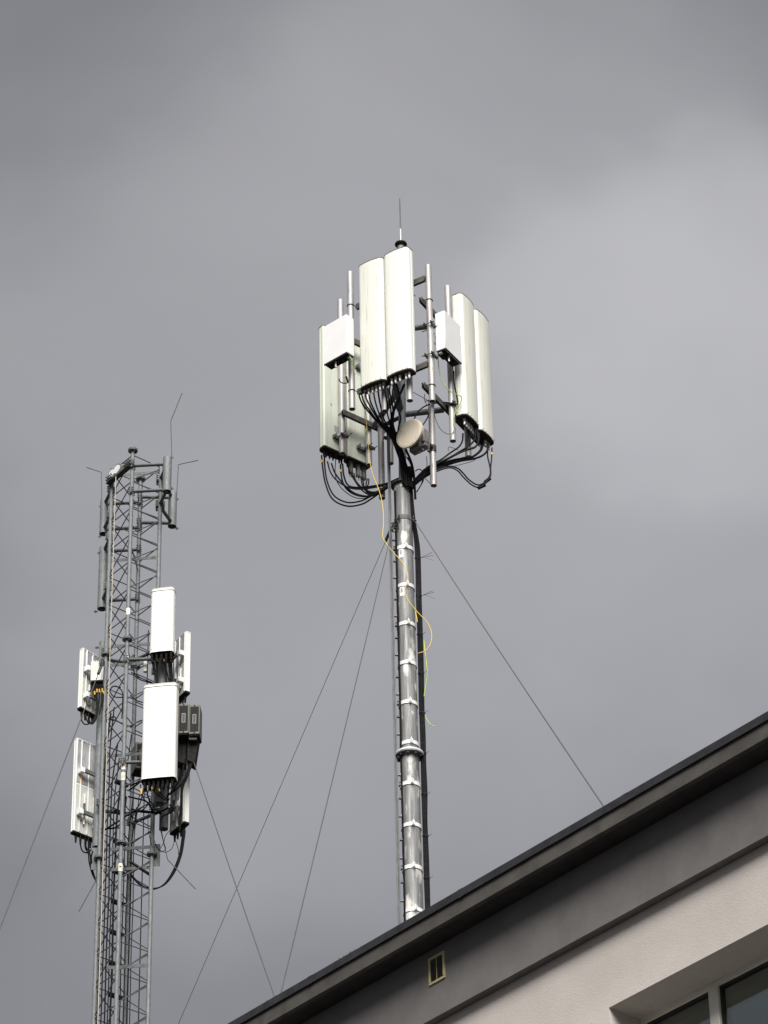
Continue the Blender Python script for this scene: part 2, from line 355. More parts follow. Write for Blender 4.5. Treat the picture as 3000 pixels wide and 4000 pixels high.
# ------------------------------------------------------------------ main mast
MX, MY = 0.259, 38.0; MR = 0.118; HX = MX+.062
ZTOP, ZFL = 28.62, 24.40
ROOFZ = 15.48
mast = thing('antenna_mast', 'tall round galvanised mast with bright clamp bands rising behind the eave', 'mast', (MX, MY, ROOFZ))
AX = Vector((MX, MY, 0))
def mz(z): return Vector((MX, MY, z))
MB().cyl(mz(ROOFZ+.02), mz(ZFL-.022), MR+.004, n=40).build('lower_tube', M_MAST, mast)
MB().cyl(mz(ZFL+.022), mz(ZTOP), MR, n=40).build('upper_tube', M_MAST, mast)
MB().cyl(mz(ROOFZ), mz(ROOFZ+.03), .26, n=32).build('base_plate', M_GALVD, mast)
fb = MB().cyl(mz(ZFL-.022), mz(ZFL-.001), .182, n=36); flange = fb.build('flange', M_GALV, mast)
MB().cyl(mz(ZFL+.001), mz(ZFL+.022), .182, n=36).build('flange', M_BAND, mast)
bm = MB().cyl((0,0,-.055), (0,0,.045), .011, n=8).cyl((0,0,-.05), (0,0,-.024), .02, n=6).mesh('bolt')
for i in range(10):
    a = 2*math.pi*(i+.3)/10; o = link('bolt', bm, M_BOLT, flange); o.location = (.152*math.cos(a), .152*math.sin(a), ZFL-ROOFZ)
cf = MB().cyl(mz(ZTOP), mz(ZTOP+.02), .16, n=32).cyl(mz(ZTOP+.02), mz(ZTOP+.045), .12, n=32)
cap = cf.build('top_flange', M_DARKST, mast)
MB().cyl(mz(ZTOP+.03), (HX, MY, 32.80), .052, n=24).build('head_tube', M_GALV, mast)
# clamp bands
def arc_band(r, h, t, a0, a1, n=28, z=0):
    m = MB(); vs_ = []
    for i in range(n+1):
        a = a0+(a1-a0)*i/n; c, s = math.cos(a), math.sin(a)
        for rr, zz in ((r, -h/2), (r+t, -h/2), (r+t, h/2), (r, h/2)): vs_.append((rr*c, rr*s, z+zz))
    fs = []
    for i in range(n):
        for k in range(4): fs.append((i*4+k, i*4+(k+1)%4, (i+1)*4+(k+1)%4, (i+1)*4+k))
    fs += [(0,1,2,3), (n*4+3, n*4+2, n*4+1, n*4)]
    return m.add(vs_, fs)
ears = MB().box((.017, -(MR+.018), 0), (.006, .036, .056)).box((-.017, -(MR+.018), 0), (.006, .036, .056))
band_me = arc_band(MR+.0045, .052, .005, R(-270+4), R(90-4)).mesh('clamp_band')
ear_me = MB().box((.010, -(MR+.028), 0), (.005, .040, .055)).box((-.010, -(MR+.028), 0), (.005, .040, .055)).mesh('band_ear')
boltm = MB().cyl((-.03, -(MR+.030), .0), (.03, -(MR+.030), .0), .006, n=6).cyl((0, -(MR+.034), .02), (0, -(MR+.034), .055), .005, n=6).mesh('band_bolt')
hang_me = MB().box((MR+.012, .02, -.055), (.010, .03, .06)).mesh('band_hanger')
BANDS = [27.56 - .605*i for i in range(-0, 14)]
for i, z in enumerate(BANDS):
    if abs(z-ZFL) < .12: z = ZFL+.115
    rz = R(10+random.uniform(-3, 3))
    bnd = link('clamp_band', band_me, M_BAND, mast); bnd.location = (0, 0, z-ROOFZ); bnd.rotation_euler.z = rz
    if z < ZFL: bnd.scale = (1.03, 1.03, 1)
    e_ = link('ear', ear_me, M_BAND, bnd); link('bolt', boltm, M_BAND, bnd)
# climbing rail on the left with steps and brackets
RX, RY = MX-.178, MY-.03
rail_mb = MB().box((RX-.012, RY, (ROOFZ+29.6)/2), (.022, .05, 29.6-ROOFZ)).box((RX+.010, RY+.012, (ROOFZ+29.6)/2), (.0215, .024, 29.6-ROOFZ))
rail = bevel(rail_mb.build('climbing_rail', M_RAIL, mast), .002)
step_me = MB().cyl((0,0,0), (.055,0,0), .013, n=8).box((.045, -.01, 0), (.03, .035, .03)).mesh('step')
brk_me = MB().box((.035, .0, .0), (.05, .045, .035)).box((.035, 0, .03), (.045, .05, .008)).mesh('bracket')
hook_me = MB().tube([(.075,-.01,.10), (.06,-.03,.06), (.045,-.03,.02), (.03,-.025,0), (.012,-.02,0)], .009, 6).box((.025,-.02,-.008), (.04,.035,.022)).mesh('rung_hook')
z = 27.9; k = 0
while z > 15.7:
    for me, dz, nm, mm in ((step_me, -.18, 'step', M_BOLT), (hook_me, -.52, 'rung_hook', M_BAND if k % 2 else M_RAIL)):
        o = link(nm, me, mm, rail); o.location = (RX-MX+.021, RY-MY, z+dz-ROOFZ)
    if k % 2 == 0:
        o = link('bracket', brk_me, M_GALVD, rail); o.location = (RX-MX+.021, RY-MY, z-.32-ROOFZ)
    z -= .605; k += 1
# stickers below the two upper bands
def curved_sticker(name, z0, z1, a0, a1, m, parent, r=MR+.0015):
    mb = MB(); n = 8; vs_ = []
    for i in range(n+1):
        a = a0+(a1-a0)*i/n
        for zz in (z0, z1):
            for rr in (r, r+.001): vs_.append((MX+rr*math.cos(a), MY+rr*math.sin(a), zz))
    fs = []
    for i in range(n):
        b_ = i*4; fs += [(b_+1, b_+5, b_+7, b_+3), (b_, b_+2, b_+6, b_+4), (b_, b_+4, b_+5, b_+1), (b_+2, b_+3, b_+7, b_+6)]
    fs += [(0,1,3,2), (n*4, n*4+2, n*4+3, n*4+1)]
    return mb.add(vs_, fs).build(name, m, parent)
for z0, z1 in ((27.39, 27.53), (26.78, 26.92)):
    s_ = curved_sticker('sticker', z0, z1, R(-128), R(-97), M_STW, mast)
    curved_sticker('print', z0+.05, z1-.02, R(-120), R(-106), M_PRINT, s_, MR+.003)
# lightning rod on top
lr = thing('lightning_rod', 'thin lightning rod standing on the top of the main mast', 'lightning rod', (HX, MY, 32.80))
MB().cyl((HX, MY, 32.80), (HX, MY, 32.83), .065, .088, n=24, caps=(1,0)).cyl((HX, MY, 32.83), (HX, MY, 32.85), .088, .083, n=24, caps=(0,0)).cyl((HX, MY, 32.85), (HX, MY, 32.90), .083, .02, n=24).build('base', M_BLACKB, lr)
MB().cyl((HX, MY, 32.90), (HX, MY, 33.12), .009, n=8).build('socket', M_STW, lr)
MB().cyl((HX, MY, 33.12), (HX, MY, 33.68), .0085, n=8).build('rod', M_GALVD, lr)

# ------------------------------------------------------------------ antenna frames round the mast head
ZT, ZB = 31.84, 29.715
class Sector:
    def __init__(s, o, deg):                     # o: a point of the antennas' front plane; local x along the plane, -y outward
        s.o = Vector((o[0], o[1], 0)); s.rz = R(deg); s.u = Vector((math.cos(s.rz), math.sin(s.rz), 0)); s.b = Vector((-s.u.y, s.u.x, 0))
    def at(s, u, back, z): return s.o + s.u*u + s.b*back + Vector((0, 0, z))
    def hit(s, px, py, back):                    # where the sight line meets the vertical plane this far behind the front
        d = ray(px, py); q = s.o + s.b*back; k = (q-Vector((CAM.x, CAM.y, 0))).dot(s.b)/Vector((d.x, d.y, 0)).dot(s.b); return CAM + d*k
    def ucoord(s, p): return (Vector((p.x, p.y, 0))-s.o).dot(s.u)
S_CD = Sector((-.303, 37.24), -32.2)
S_EF = Sector((1.173, 37.892), 60.2)
S_AB = Sector((-.747, 38.773), -141)             # faces away from the camera

def clampset(p, sec, parent, near=True, wd=.13):       # clamp plates with threaded rods on a vertical pipe
    Mx = Matrix.Rotation(sec.rz, 3, 'Z')
    c = MB().box(p+sec.b*.052, (wd, .014, .05), Mx).box(p-sec.b*.052, (wd, .014, .05), Mx).build('clamp', M_DARKST, parent)
    m = MB()
    for k in (-1, 1):
        q = p+sec.u*(k*wd*.38); m.cyl(q-sec.b*.10, q+sec.b*random.uniform(.09, .17), .006, n=6)
        m.cyl(q-sec.b*.075, q-sec.b*.06, .013, n=6).cyl(q+sec.b*.06, q+sec.b*.075, .013, n=6)
    m.build('threaded_rod', M_BOLT, c); return c
def ubolt(p, sec, parent, r=.041):
    m = MB(); n = 14
    pts = [p + sec.b*.07 + sec.u*(-r-.004)] + [p + sec.u*(-(r+.004)*math.cos(math.pi*i/n)) - sec.b*((r+.004)*math.sin(math.pi*i/n)) for i in range(n+1)] + [p + sec.b*.07 + sec.u*(r+.004)]
    m.tube(pts, .006, 6, smooth=False).build('u_bolt', M_DARKST, parent)
def vpipe(sec, top, bot, back, parent, zs, r=.0432, label=None):
    a, b_ = sec.hit(*top, back), sec.hit(*bot, back); x, y = (a.x+b_.x)/2, (a.y+b_.y)/2
    o = MB().pipe((x, y, a.z), (x, y, b_.z), r).build('pipe', M_PIPE, parent)
    for z in zs: ubolt(Vector((x, y, z)), sec, o, r)
    return Vector((x, y, 0)), a.z, b_.z
def channel(sec, u0, u1, back, z, parent):
    a, b_ = sec.at(u0, back, z), sec.at(u1, back, z); m = MB()
    for dz in (-.0235, .0235):                   # two C-profiles back to back, open ends
        c0, c1 = a+Vector((0,0,dz)), b_+Vector((0,0,dz)); s = 1 if dz > 0 else -1
        m.beam(c0-Vector((0,0,dz*.9)), c1-Vector((0,0,dz*.9)), .041, .004)
        for k in (-1, 1):
            m.beam(c0+sec.b*(k*.0195), c1+sec.b*(k*.0195), .003, .040)
            m.beam(c0+sec.b*(k*.0135)+Vector((0,0,s*.0205)), c1+sec.b*(k*.0135)+Vector((0,0,s*.0205)), .010, .003)
    return m.build('channel', M_CHAN, parent)

ZU, ZL = 31.39, 29.912
def frame_thing(label, loc): return thing('strut_rack', label, 'rack', loc, 0, 'frames round the mast head')
FR_CD = frame_thing('strut frame behind the two tall centre panels on the main mast', (.07, 37.45, 29.5))
FR_EF = frame_thing('strut frame carrying the right-hand panels of the main mast', (.95, 38.2, 28.0))
FR_AB = frame_thing('strut frame carrying the far left panels of the main mast', (-.3, 38.6, 28.0))
for z in (ZU, ZL):
    channel(S_CD, -.20, .93, .283, z, FR_CD); channel(S_EF, -.69, .92, .305, z, FR_EF)
    a = S_CD.at(.36, .32, z); MB().cyl(a, (MX, MY-.02, z), .042, n=16).build('arm', M_GALVD, FR_CD)
    a = S_EF.at(-.05, .345, z); MB().cyl(a, (MX, MY, z-.09), .042, n=16).build('arm', M_GALVD, FR_EF)
zab = S_AB.hit(1337, 1610, .29).z
uA = S_AB.ucoord(S_AB.hit(1337, 1610, .29)); uB = S_AB.ucoord(S_AB.hit(1480, 1680, .29))
for z in (zab, zab+1.35):
    channel(S_AB, uA, uB-.1, .29, z, FR_AB)
    MB().cyl(S_AB.at(uB+.1, .33, z), (MX, MY+.02, z), .042, n=16).build('arm', M_GALVD, FR_AB)
PB = .215
p2, *_ = vpipe(S_CD, (1371,1064), (1372,1600), PB, FR_CD, (ZU, ZL))
p3, zt3, zb3 = vpipe(S_CD, (1596,967), (1590,1570), PB, FR_CD, (ZU, ZL))
p7, *_ = vpipe(S_CD, (1500,1010), (1494,1610), PB, FR_CD, (ZU, ZL))
p4, *_ = vpipe(S_EF, (1673,1040), (1688,1567), PB, FR_EF, (ZU, ZL))
p6, *_ = vpipe(S_EF, (1749,1122), (1768,1722), PB, FR_EF, (ZU, ZL))
p11, *_ = vpipe(S_EF, (1812,1170), (1823,1778), PB, FR_EF, (ZU, ZL))
p5, z5t, z5b = vpipe(S_EF, (1686,1570), (1692,1895), .40, FR_EF, (ZL,))
p1, *_ = vpipe(S_AB, (1327,1173), (1340,1773), .225, FR_AB, (zab,))
p10, *_ = vpipe(S_AB, (1432,1190), (1440,1816), .225, FR_AB, (zab,))
for (t, b_, Y) in (((1486,1640), (1493,1947), 38.22), ((1520,1680), (1528,1811), 38.12)):
    a, c = P(*t, Y), P(*b_, Y); x = (a.x+c.x)/2
    MB().pipe((x, Y, a.z), (x, Y, c.z), .0432).build('pipe', M_PIPE, FR_AB)
    MB().cyl((x, Y, a.z-.12), (MX, MY, a.z-.12), .03, n=12).build('arm', M_DARKST, FR_AB)
    clampset(Vector((x, Y, a.z-.12)), S_AB, FR_AB)
for (p, sec, fr) in ((p3, S_CD, FR_CD), (p7, S_CD, FR_CD), (p6, S_EF, FR_EF), (p11, S_EF, FR_EF), (p1, S_AB, FR_AB), (p10, S_AB, FR_AB)):
    for z in (ZB+.22, ZT-.62 if sec is S_CD else ZT-.5): clampset(p+Vector((0,0,z)), sec, fr)
for z in (30.95, 30.42): clampset(p4+Vector((0,0,z)), S_EF, FR_EF, wd=.16)

# ------------------------------------------------------------------ panel antennas
def rr_profile(w, d, rf, rb, bulge=.012, seam=True, n=7):
    pts = []
    def arc(cx, cy, r, a0, a1):
        for i in range(n+1):
            a = R(a0+(a1-a0)*i/n); pts.append((cx+r*math.cos(a), cy+r*math.sin(a)))
    x, y = w/2, d/2
    arc(-x+rf, -y+rf, rf, 180, 270)
    for i in range(1, 6): pts.append((-x+rf+(w-2*rf)*i/6, -y-bulge*math.sin(math.pi*i/6)))
    arc(x-rf, -y+rf, rf, 270, 360)
    if seam: pts.extend([(x, y-rb-.045), (x-.004, y-rb-.043), (x-.004, y-rb-.036), (x, y-rb-.034)])
    arc(x-rb, y-rb, rb, 0, 90); arc(-x+rb, y-rb, rb, 90, 180)
    if seam: pts.extend([(-x, y-rb-.034), (-x+.004, y-rb-.036), (-x+.004, y-rb-.043), (-x, y-rb-.045)])
    return pts
conn_me = MB().cyl((0,0,0), (0,0,-.02), .019, n=10).cyl((0,0,-.02), (0,0,-.05), .014, n=10).cyl((0,0,-.05), (0,0,-.085), .0165, n=10).cyl((0,0,-.085), (0,0,-.10), .0165, .011, n=10).mesh('connector')
boot_me = MB().cyl((0,0,0), (0,0,-.02), .02, n=10).cyl((0,0,-.02), (0,0,-.11), .018, .011, n=10).mesh('cable_boot')
def panel(label, cx, cy, zb, zt, rz, w, d, m, capm, conns, group, rf=.07, rb=.025, boots=False, topcap=None, rails=False, name='panel_antenna', bulge=.012, brackets=True, backm=None, rimm=None):
    t = thing(name, label, 'antenna', (cx, cy, zb), rz, group); h = zt-zb
    pr = rr_profile(w, d, rf, rb, bulge); prc = [(x*1.012, y*1.02) for x, y in rr_profile(w, d, rf, rb, bulge, False)]
    MB().prism(pr, .02, h-.012).build('radome', m, t, world=False)
    MB().prism(prc, -.004, .02).build('bottom_cap', capm, t, world=False)
    MB().prism(prc, h-.012, h).build('top_cap', topcap or M_CHAN, t, world=False)
    for (x, y) in conns:
        o = link('connector', boot_me if boots else conn_me, M_BLACKB if boots else M_SILVER, t); o.location = (x, y, -.004)
    if brackets:
        for z in (.22, h-.5):
            MB().box((0, d/2+.02, z), (.11, .038, .05)).box((-.045, d/2+.06, z), (.008, .06, .045)).box((.045, d/2+.06, z), (.008, .06, .045)).build('bracket', M_GALVD, t, world=False)
    # screw heads round the bottom cap
    m_ = MB()
    for x in (-w*.38, -w*.2, 0, w*.2, w*.38): m_.cyl((x, -d/2-bulge-.004, .035), (x, -d/2+.03, .035), .004, n=6)
    m_.build('screw', M_BOLT, t, world=False)
    return t
GP = 'panel antennas of the main mast'
cD = S_CD.at(.62, .082, 0); cC = S_CD.at(.20, .082, 0)
row = lambda xs, y=0.0: [(x, y) for x in xs]
pD = panel('whitest tall panel antenna, in front of the mast head', cD.x, cD.y, ZB, ZT, S_CD.rz, .405, .16, M_RAD_NEW, M_BROWN, row((-.13,-.07,.0), -.02)+row((.09,.14), -.01), GP)
pC = panel('ivory tall panel antenna left of the whitest one', cC.x, cC.y, ZB, ZT, S_CD.rz, .405, .16, M_RAD_OLD, M_BROWN, row((-.15,-.09,-.03,.03,.09,.15), -.005), GP)
cE = S_EF.at(.155, .082, 0); cF = S_EF.at(.580, .082, 0)
pE = panel('streaked ivory panel antenna beside the right white radio box', cE.x, cE.y, ZB, ZT, S_EF.rz, .405, .16, M_RAD_OLD, M_BROWN, row((-.11,-.05,.01,.07,.12,.16), .0), GP)
pF = panel('rightmost ivory panel antenna of the main mast', cF.x, cF.y, ZB, ZT, S_EF.rz, .405, .16, M_RAD_OLD, M_BROWN, row((-.14,.05,.11,.15), .0), GP)
cA = S_AB.at(.0, .078, 0); cB = S_AB.at(-.42, .078, 0)
pA = panel('far left panel antenna showing its greenish back', cA.x, cA.y, ZB, ZT, S_AB.rz, .40, .15, M_RAD_BACK, M_BROWN, row((.15,.11,.05,-.01,-.12,-.16), .0), GP, boots=True)
pBq = panel('panel antenna seen from behind below the ivory centre panel', cB.x, cB.y, ZB, ZT, S_AB.rz, .40, .15, M_RAD_BACK, M_BROWN, row((.16,), .0), GP, boots=True)
for x in (.10, -.03, -.13):                       # long square couplers under the rear panel
    o = MB().cyl((x, .0, -.004), (x, .0, -.20), .036, n=6).cyl((x, 0, -.20), (x, 0, -.215), .03, n=6).build('coupler', M_OLIVE, pBq, world=False)
    for k in (-.012, .012): MB().cyl((x+k, 0, -.215), (x+k, 0, -.26), .009, n=8).build('connector', M_SILVER, o, world=False)
for (a, w_, h_, zz, xx) in ((pA, .075, .11, .38, -.02),):
    MB().box((xx, .0755, zz), (w_, .001, h_)).build('type_label', M_PRINT, a, world=False)

# ------------------------------------------------------------------ white radio boxes
def radio(label, corner_px, Y, rz, side, group, name='radio_unit', w_=.43, d_=.155, h_=.655):
    # corner_px: near lower front corner; side=+1 when that corner is the right one
    c = P(*corner_px, Y); Mz = Matrix.Rotation(rz, 3, 'Z'); loc = c - Mz @ Vector((side*w_/2, -d_/2, 0))
    t = thing(name, label, 'radio unit', loc, rz, group)
    bevel(MB().box((0, .008, h_/2), (w_, d_-.016, h_)).build('case', M_RRU, t, world=False), .008)
    bevel(MB().box((0, -d_/2+.004, h_/2), (w_-.004, .009, h_-.004)).build('cover', M_RRU, t, world=False), .004)
    MB().box((0, .012, -.005), (w_-.03, d_-.04, .009)).build('base_plate', M_BLACKB, t, world=False)
    bevel(MB().box((0, -d_/2+.010, -.006), (w_-.006, .014, .016)).build('drip_edge', M_BROWN, t, world=False), .002)
    MB().box((side*.17, d_/2-.05, -.014), (.04, .045, .03)).build('label_tab', M_STW, t, world=False)
    for i, x in enumerate((-.14, -.09, -.04, .03, .09)):
        MB().cyl((x, -.02+.02*(i%2), -.009), (x, -.02+.02*(i%2), -.04-.03*(i%3)), .014, n=10).build('port', M_SILVER if i == 2 else M_BLACKB, t, world=False)
    MB().box((0, d_/2+.03, h_*.12), (.13, .055, .05)).box((0, d_/2+.03, h_*.85), (.13, .055, .05)).build('bracket', M_DARKST, t, world=False)
    return t
GR = 'white radio boxes on the main mast'
r1 = radio('white radio box at the left of the ivory centre panel', (1355,1374), 37.22, R(-41), 1, GR)
r2 = radio('white radio box on the right, beside streaked ivory panel', (1741,1358), 37.42, R(58.5), -1, GR)

# ------------------------------------------------------------------ microwave dish
DC = P(1598, 1692, 37.42); DRZ = R(-38)
dish = thing('microwave_dish', 'small round beige microwave dish in the middle of the mast head', 'dish', (DC.x, DC.y, DC.z-.25), DRZ)
DM = Matrix.Translation((0, 0, .25))
def dl(pts): return [Vector((0,0,.25)) + Vector(p) for p in pts]
o_ = Vector((0, 0, .25))
fm = MB(); prev = 0
for (y0, ra, y1, rb_) in ((-.007, .11, -.0055, .19), (-.0055, .19, .0, .214)): fm.cyl(o_+Vector((0,y0,0)), o_+Vector((0,y1,0)), ra, rb_, n=48, caps=(1 if ra == .11 else 0, 0))
fm.build('radome', M_DISH, dish, world=False, ang=25)
MB().cyl(o_, o_+Vector((0,.03,0)), .216, n=48).build('rim', M_DISH, dish, world=False)
MB().cyl(o_+Vector((0,.03,0)), o_+Vector((0,.11,0)), .205, .09, n=40).build('reflector', M_DISHG, dish, world=False)
hs = MB().cyl(o_+Vector((0,.11,-.01)), o_+Vector((0,.15,-.01)), .10, n=8).box(o_+Vector((.02,.20,-.05)), (.27,.12,.27)).box(o_+Vector((.14,.17,-.02)), (.04,.11,.22)).box(o_+Vector((.0,.15,-.15)), (.16,.08,.08))
hs = bevel(hs.build('radio_housing', M_DISHG, dish, world=False), .012)
for x, z in ((.09,-.23), (.03,-.24), (-.05,-.235)): MB().cyl(o_+Vector((x,.18,z+.04)), o_+Vector((x,.18,z)), .018, n=10).build('knob', M_DISHG, hs, world=False)
for i in range(5): MB().box(o_+Vector((-.09+.045*i,.258,-.02)), (.008,.03,.22)).build('fin', M_DISHG, hs, world=False)
inv = WM[dish].inverted(); pp = inv @ Vector((p5.x, p5.y, DC.z+.02))
MB().cyl(o_+Vector((.06,.20,.02)), pp, .035, n=12).cyl(pp-Vector((0,0,.05)), pp+Vector((0,0,.05)), .052, n=16).build('mount_arm', M_DARKST, dish, world=False)
MB().cyl(o_+Vector((.16,.20,-.10)), o_+Vector((.17,.20,-.24)), .012, n=8).cyl(o_+Vector((.17,.20,-.24)), o_+Vector((.17,.20,-.27)), .02, n=10).build('alignment_screw', M_DARKST, dish, world=False)

# ------------------------------------------------------------------ cables of the main mast
def Z1(x, y): return 1220+.2411*x, 1480+.2411*y
def Z2(x, y): return 1560+.2411*x, 1450+.2411*y
def pathY(pts, y0, y1, conv=None, jit=0.0):         # a run of photograph places given a depth that eases from y0 to y1
    n = len(pts); o = []
    for i, p in enumerate(pts):
        t = i/(n-1); t = t*t*(3-2*t); q = conv(*p) if conv else p
        o.append(P(q[0]+random.gauss(0, jit), q[1]+random.gauss(0, jit), y0+(y1-y0)*t))
    return o
def cable(pts, r, m, label, cat='cable', group=None, name='cable'):
    return MB().tube(pts, r, 7).thing(name, m, label, cat, group, ang=60)
ORD = ['first', 'second', 'third', 'fourth', 'fifth', 'sixth', 'seventh', 'eighth', 'ninth', 'tenth', 'eleventh', 'twelfth', 'thirteenth', 'fourteenth']
def cables(paths, y0, y1, conv, r, label, group, m=None, name='jumper_cable', tape=None, how='from left'):
    base = label; r = r*1.2
    for i, p in enumerate(paths):
        if len(paths) > 1: label = ORD[i] + ' ' + how + ': ' + base
        pts = pathY(p, y0, y1, conv)
        o = cable(pts, r*random.uniform(.9, 1.1), m or M_BLACK, label, 'cable', group, name)
        if tape and i in tape:
            a, b_ = pts[0], pts[1]; d = (b_-a)
            MB().cyl(a+d*tape[i], a+d*(tape[i]+.22), r*1.35, n=8).build('marking_tape', M_TAPE, o)
PA = [[(150,1240),(170,1450),(215,1700),(330,1950),(560,2060),(800,2030),(960,1940),(1090,1850),(1230,1760),(1380,1660)],
      [(195,1240),(205,1450),(250,1690),(360,1900),(560,2000),(780,1980),(950,1900),(1090,1820),(1240,1740),(1400,1640)],
      [(245,1340),(290,1500),(370,1620),(500,1720),(640,1775),(800,1785),(1000,1760),(1200,1710),(1390,1620)],
      [(310,1370),(360,1510),(450,1640),(560,1760),(680,1850),(830,1895),(960,1890),(1090,1820),(1400,1640)],
      [(455,1390),(470,1560),(500,1690),(570,1800),(680,1870),(820,1905),(960,1895),(1090,1830),(1390,1650)],
      [(490,1380),(510,1560),(560,1700),(640,1750),(800,1760),(1000,1735),(1200,1695),(1400,1610)]]
cables(PA, 38.72, 38.1, Z1, .0095, 'black jumper cable looping down from the far left panel antenna', 'loops under the far left panel', tape={0: .35, 4: .5})
cables([[(380,1290),(370,1520),(420,1700),(560,1850),(720,1930),(900,1925),(1090,1840),(1390,1660)]], 38.72, 38.1, Z1, .005, 'thinnest black lead looping under the far left panel antenna', None)
PBc = [[(575,1400),(610,1510),(690,1650),(790,1790),(900,1870),(1000,1890),(1090,1840),(1400,1640)],
       [(640,1530),(680,1620),(750,1740),(850,1840),(980,1875),(1100,1810),(1400,1640)],
       [(675,1530),(700,1640),(770,1730),(870,1810),(1000,1850),(1120,1790),(1400,1630)],
       [(785,1590),(800,1680),(830,1770),(900,1840),(1020,1850),(1140,1780),(1400,1630)],
       [(815,1590),(825,1680),(850,1760),(920,1820),(1030,1830),(1140,1770),(1400,1620)],
       [(890,1620),(875,1690),(870,1760),(920,1830),(1030,1840),(1150,1770),(1400,1620)],
       [(915,1620),(910,1700),(870,1780),(900,1850),(1010,1860),(1150,1780),(1400,1630)]]
cables(PBc, 38.9, 38.12, Z1, .0085, 'black jumper cable from the couplers under the rear left panel', 'leads under the rear left panel')
PC = [[(757,270),(800,380),(900,520),(1020,660),(1180,830),(1330,1040),(1440,1260),(1490,1480),(1530,1720)],
      [(800,250),(840,380),(950,540),(1060,690),(1210,860),(1350,1060),(1450,1280),(1500,1500),(1530,1720)],
      [(857,210),(880,330),(980,520),(1090,690),(1230,870),(1370,1080),(1460,1300),(1510,1520),(1540,1740)],
      [(917,180),(930,330),(1010,520),(1110,700),(1240,880),(1380,1090),(1470,1300),(1520,1500),(1550,1740)],
      [(988,160),(1010,320),(1060,500),(1140,690),(1260,870),(1390,1070),(1480,1290),(1530,1500),(1560,1740)],
      [(1060,130),(1080,300),(1120,500),(1170,680),(1280,860),(1400,1070),(1490,1280),(1540,1500),(1570,1740)]]
cables(PC, 37.25, 37.86, Z1, .0095, 'black jumper cable from the ivory centre panel to mast top', 'leads under the ivory centre panel', tape={3: .05, 4: .12})
PD = [[(1155,70),(1190,250),(1215,420),(1215,560),(1250,680),(1310,860),(1380,1060),(1460,1290),(1540,1740)],
      [(1225,150),(1240,320),(1270,480),(1280,640),(1320,850),(1390,1060),(1470,1290),(1550,1740)],
      [(1290,20),(1250,180),(1290,380),(1310,560),(1290,720),(1330,880),(1400,1080),(1480,1300),(1560,1740)],
      [(1320,10),(1380,150),(1410,330),(1340,490),(1280,640),(1270,800),(1330,980),(1440,1240),(1540,1740)],
      [(1480,90),(1420,240),(1340,420),(1290,580),(1260,740),(1280,880),(1360,1040),(1460,1270),(1560,1740)],
      [(1500,80),(1450,200),(1360,380),(1320,560),(1310,720),(1350,880),(1410,1060),(1490,1290),(1570,1740)],
      [(1330,60),(1300,240),(1360,450),(1430,620),(1400,760),(1390,900),(1430,1080),(1500,1300),(1580,1740)]]
cables(PD, 37.05, 37.87, Z1, .0095, 'black jumper cable hanging from the whitest panel to the mast top', 'leads under the whitest panel')
# the thick bundle of feeders sinking into the mast top, wrapped together
cables([[(1330,1020),(1400,1180),(1460,1350),(1490,1520),(1510,1720)], [(1350,1020),(1420,1180),(1480,1350),(1520,1520),(1530,1740)], [(1370,1060),(1440,1230),(1510,1400),(1550,1560),(1580,1740)],
        [(1310,1000),(1370,1160),(1430,1340),(1450,1520),(1470,1700)], [(1400,1100),(1470,1270),(1540,1450),(1590,1620),(1620,1760)]], 37.80, 37.85, Z1, .016, 'thick black feeder cable entering the top of the main mast', 'feeders at the mast top', name='feeder_cable')
PE = [[(1100,830),(1110,960),(1120,1120),(1060,1250),(880,1360),(680,1460),(470,1550),(310,1690),(170,1850)],
      [(1160,840),(1150,980),(1130,1140),(1060,1270),(870,1380),(660,1490),(460,1580),(310,1710),(180,1860)],
      [(1208,870),(1230,990),(1220,1100),(1140,1200),(980,1300),(780,1420),(560,1520),(390,1620),(200,1840)],
      [(1250,910),(1270,1050),(1280,1150),(1220,1240),(1060,1290),(820,1400),(600,1510),(400,1640),(200,1850)],
      [(1275,990),(1290,1120),(1230,1220),(1090,1270),(900,1350),(700,1460),(480,1570),(320,1720),(190,1860)],
      [(1030,1010),(1020,1130),(960,1230),(830,1320),(680,1430),(480,1540),(330,1670),(190,1840)]]
cables(PE, 38.15, 37.98, Z2, .0095, 'black jumper cable drawn from the streaked ivory panel to the mast', 'leads under the streaked panel')
PF = [[(1345,1060),(1350,1200),(1310,1300),(1180,1390),(1020,1410),(820,1450),(620,1530),(430,1650),(240,1810)],
      [(1300,1110),(1330,1220),(1290,1310),(1160,1400),(980,1440),(790,1490),(600,1560),(420,1670),(240,1820)],
      [(1440,1170),(1420,1290),(1340,1370),(1200,1420),(1010,1450),(830,1500),(640,1560),(440,1680),(250,1830)]]
cables(PF, 38.45, 37.98, Z2, .0125, 'black jumper cable from the rightmost panel to the mast, upper run', 'upper leads of the rightmost panel')
PF2 = [[(1430,1240),(1430,1380),(1470,1560),(1465,1690),(1370,1810),(1260,1840),(1130,1760),(1030,1650),(940,1570),(800,1540),(620,1590),(420,1690),(250,1830)],
       [(1500,1240),(1495,1400),(1480,1560),(1475,1700),(1385,1830),(1290,1885),(1170,1840),(1040,1720),(940,1610),(820,1565),(640,1610),(430,1710),(260,1840)]]
cables(PF2, 38.45, 37.98, Z2, .0085, 'black cable hanging in a deep loop under the rightmost panel', 'deep loops at the right', tape={1: .5})
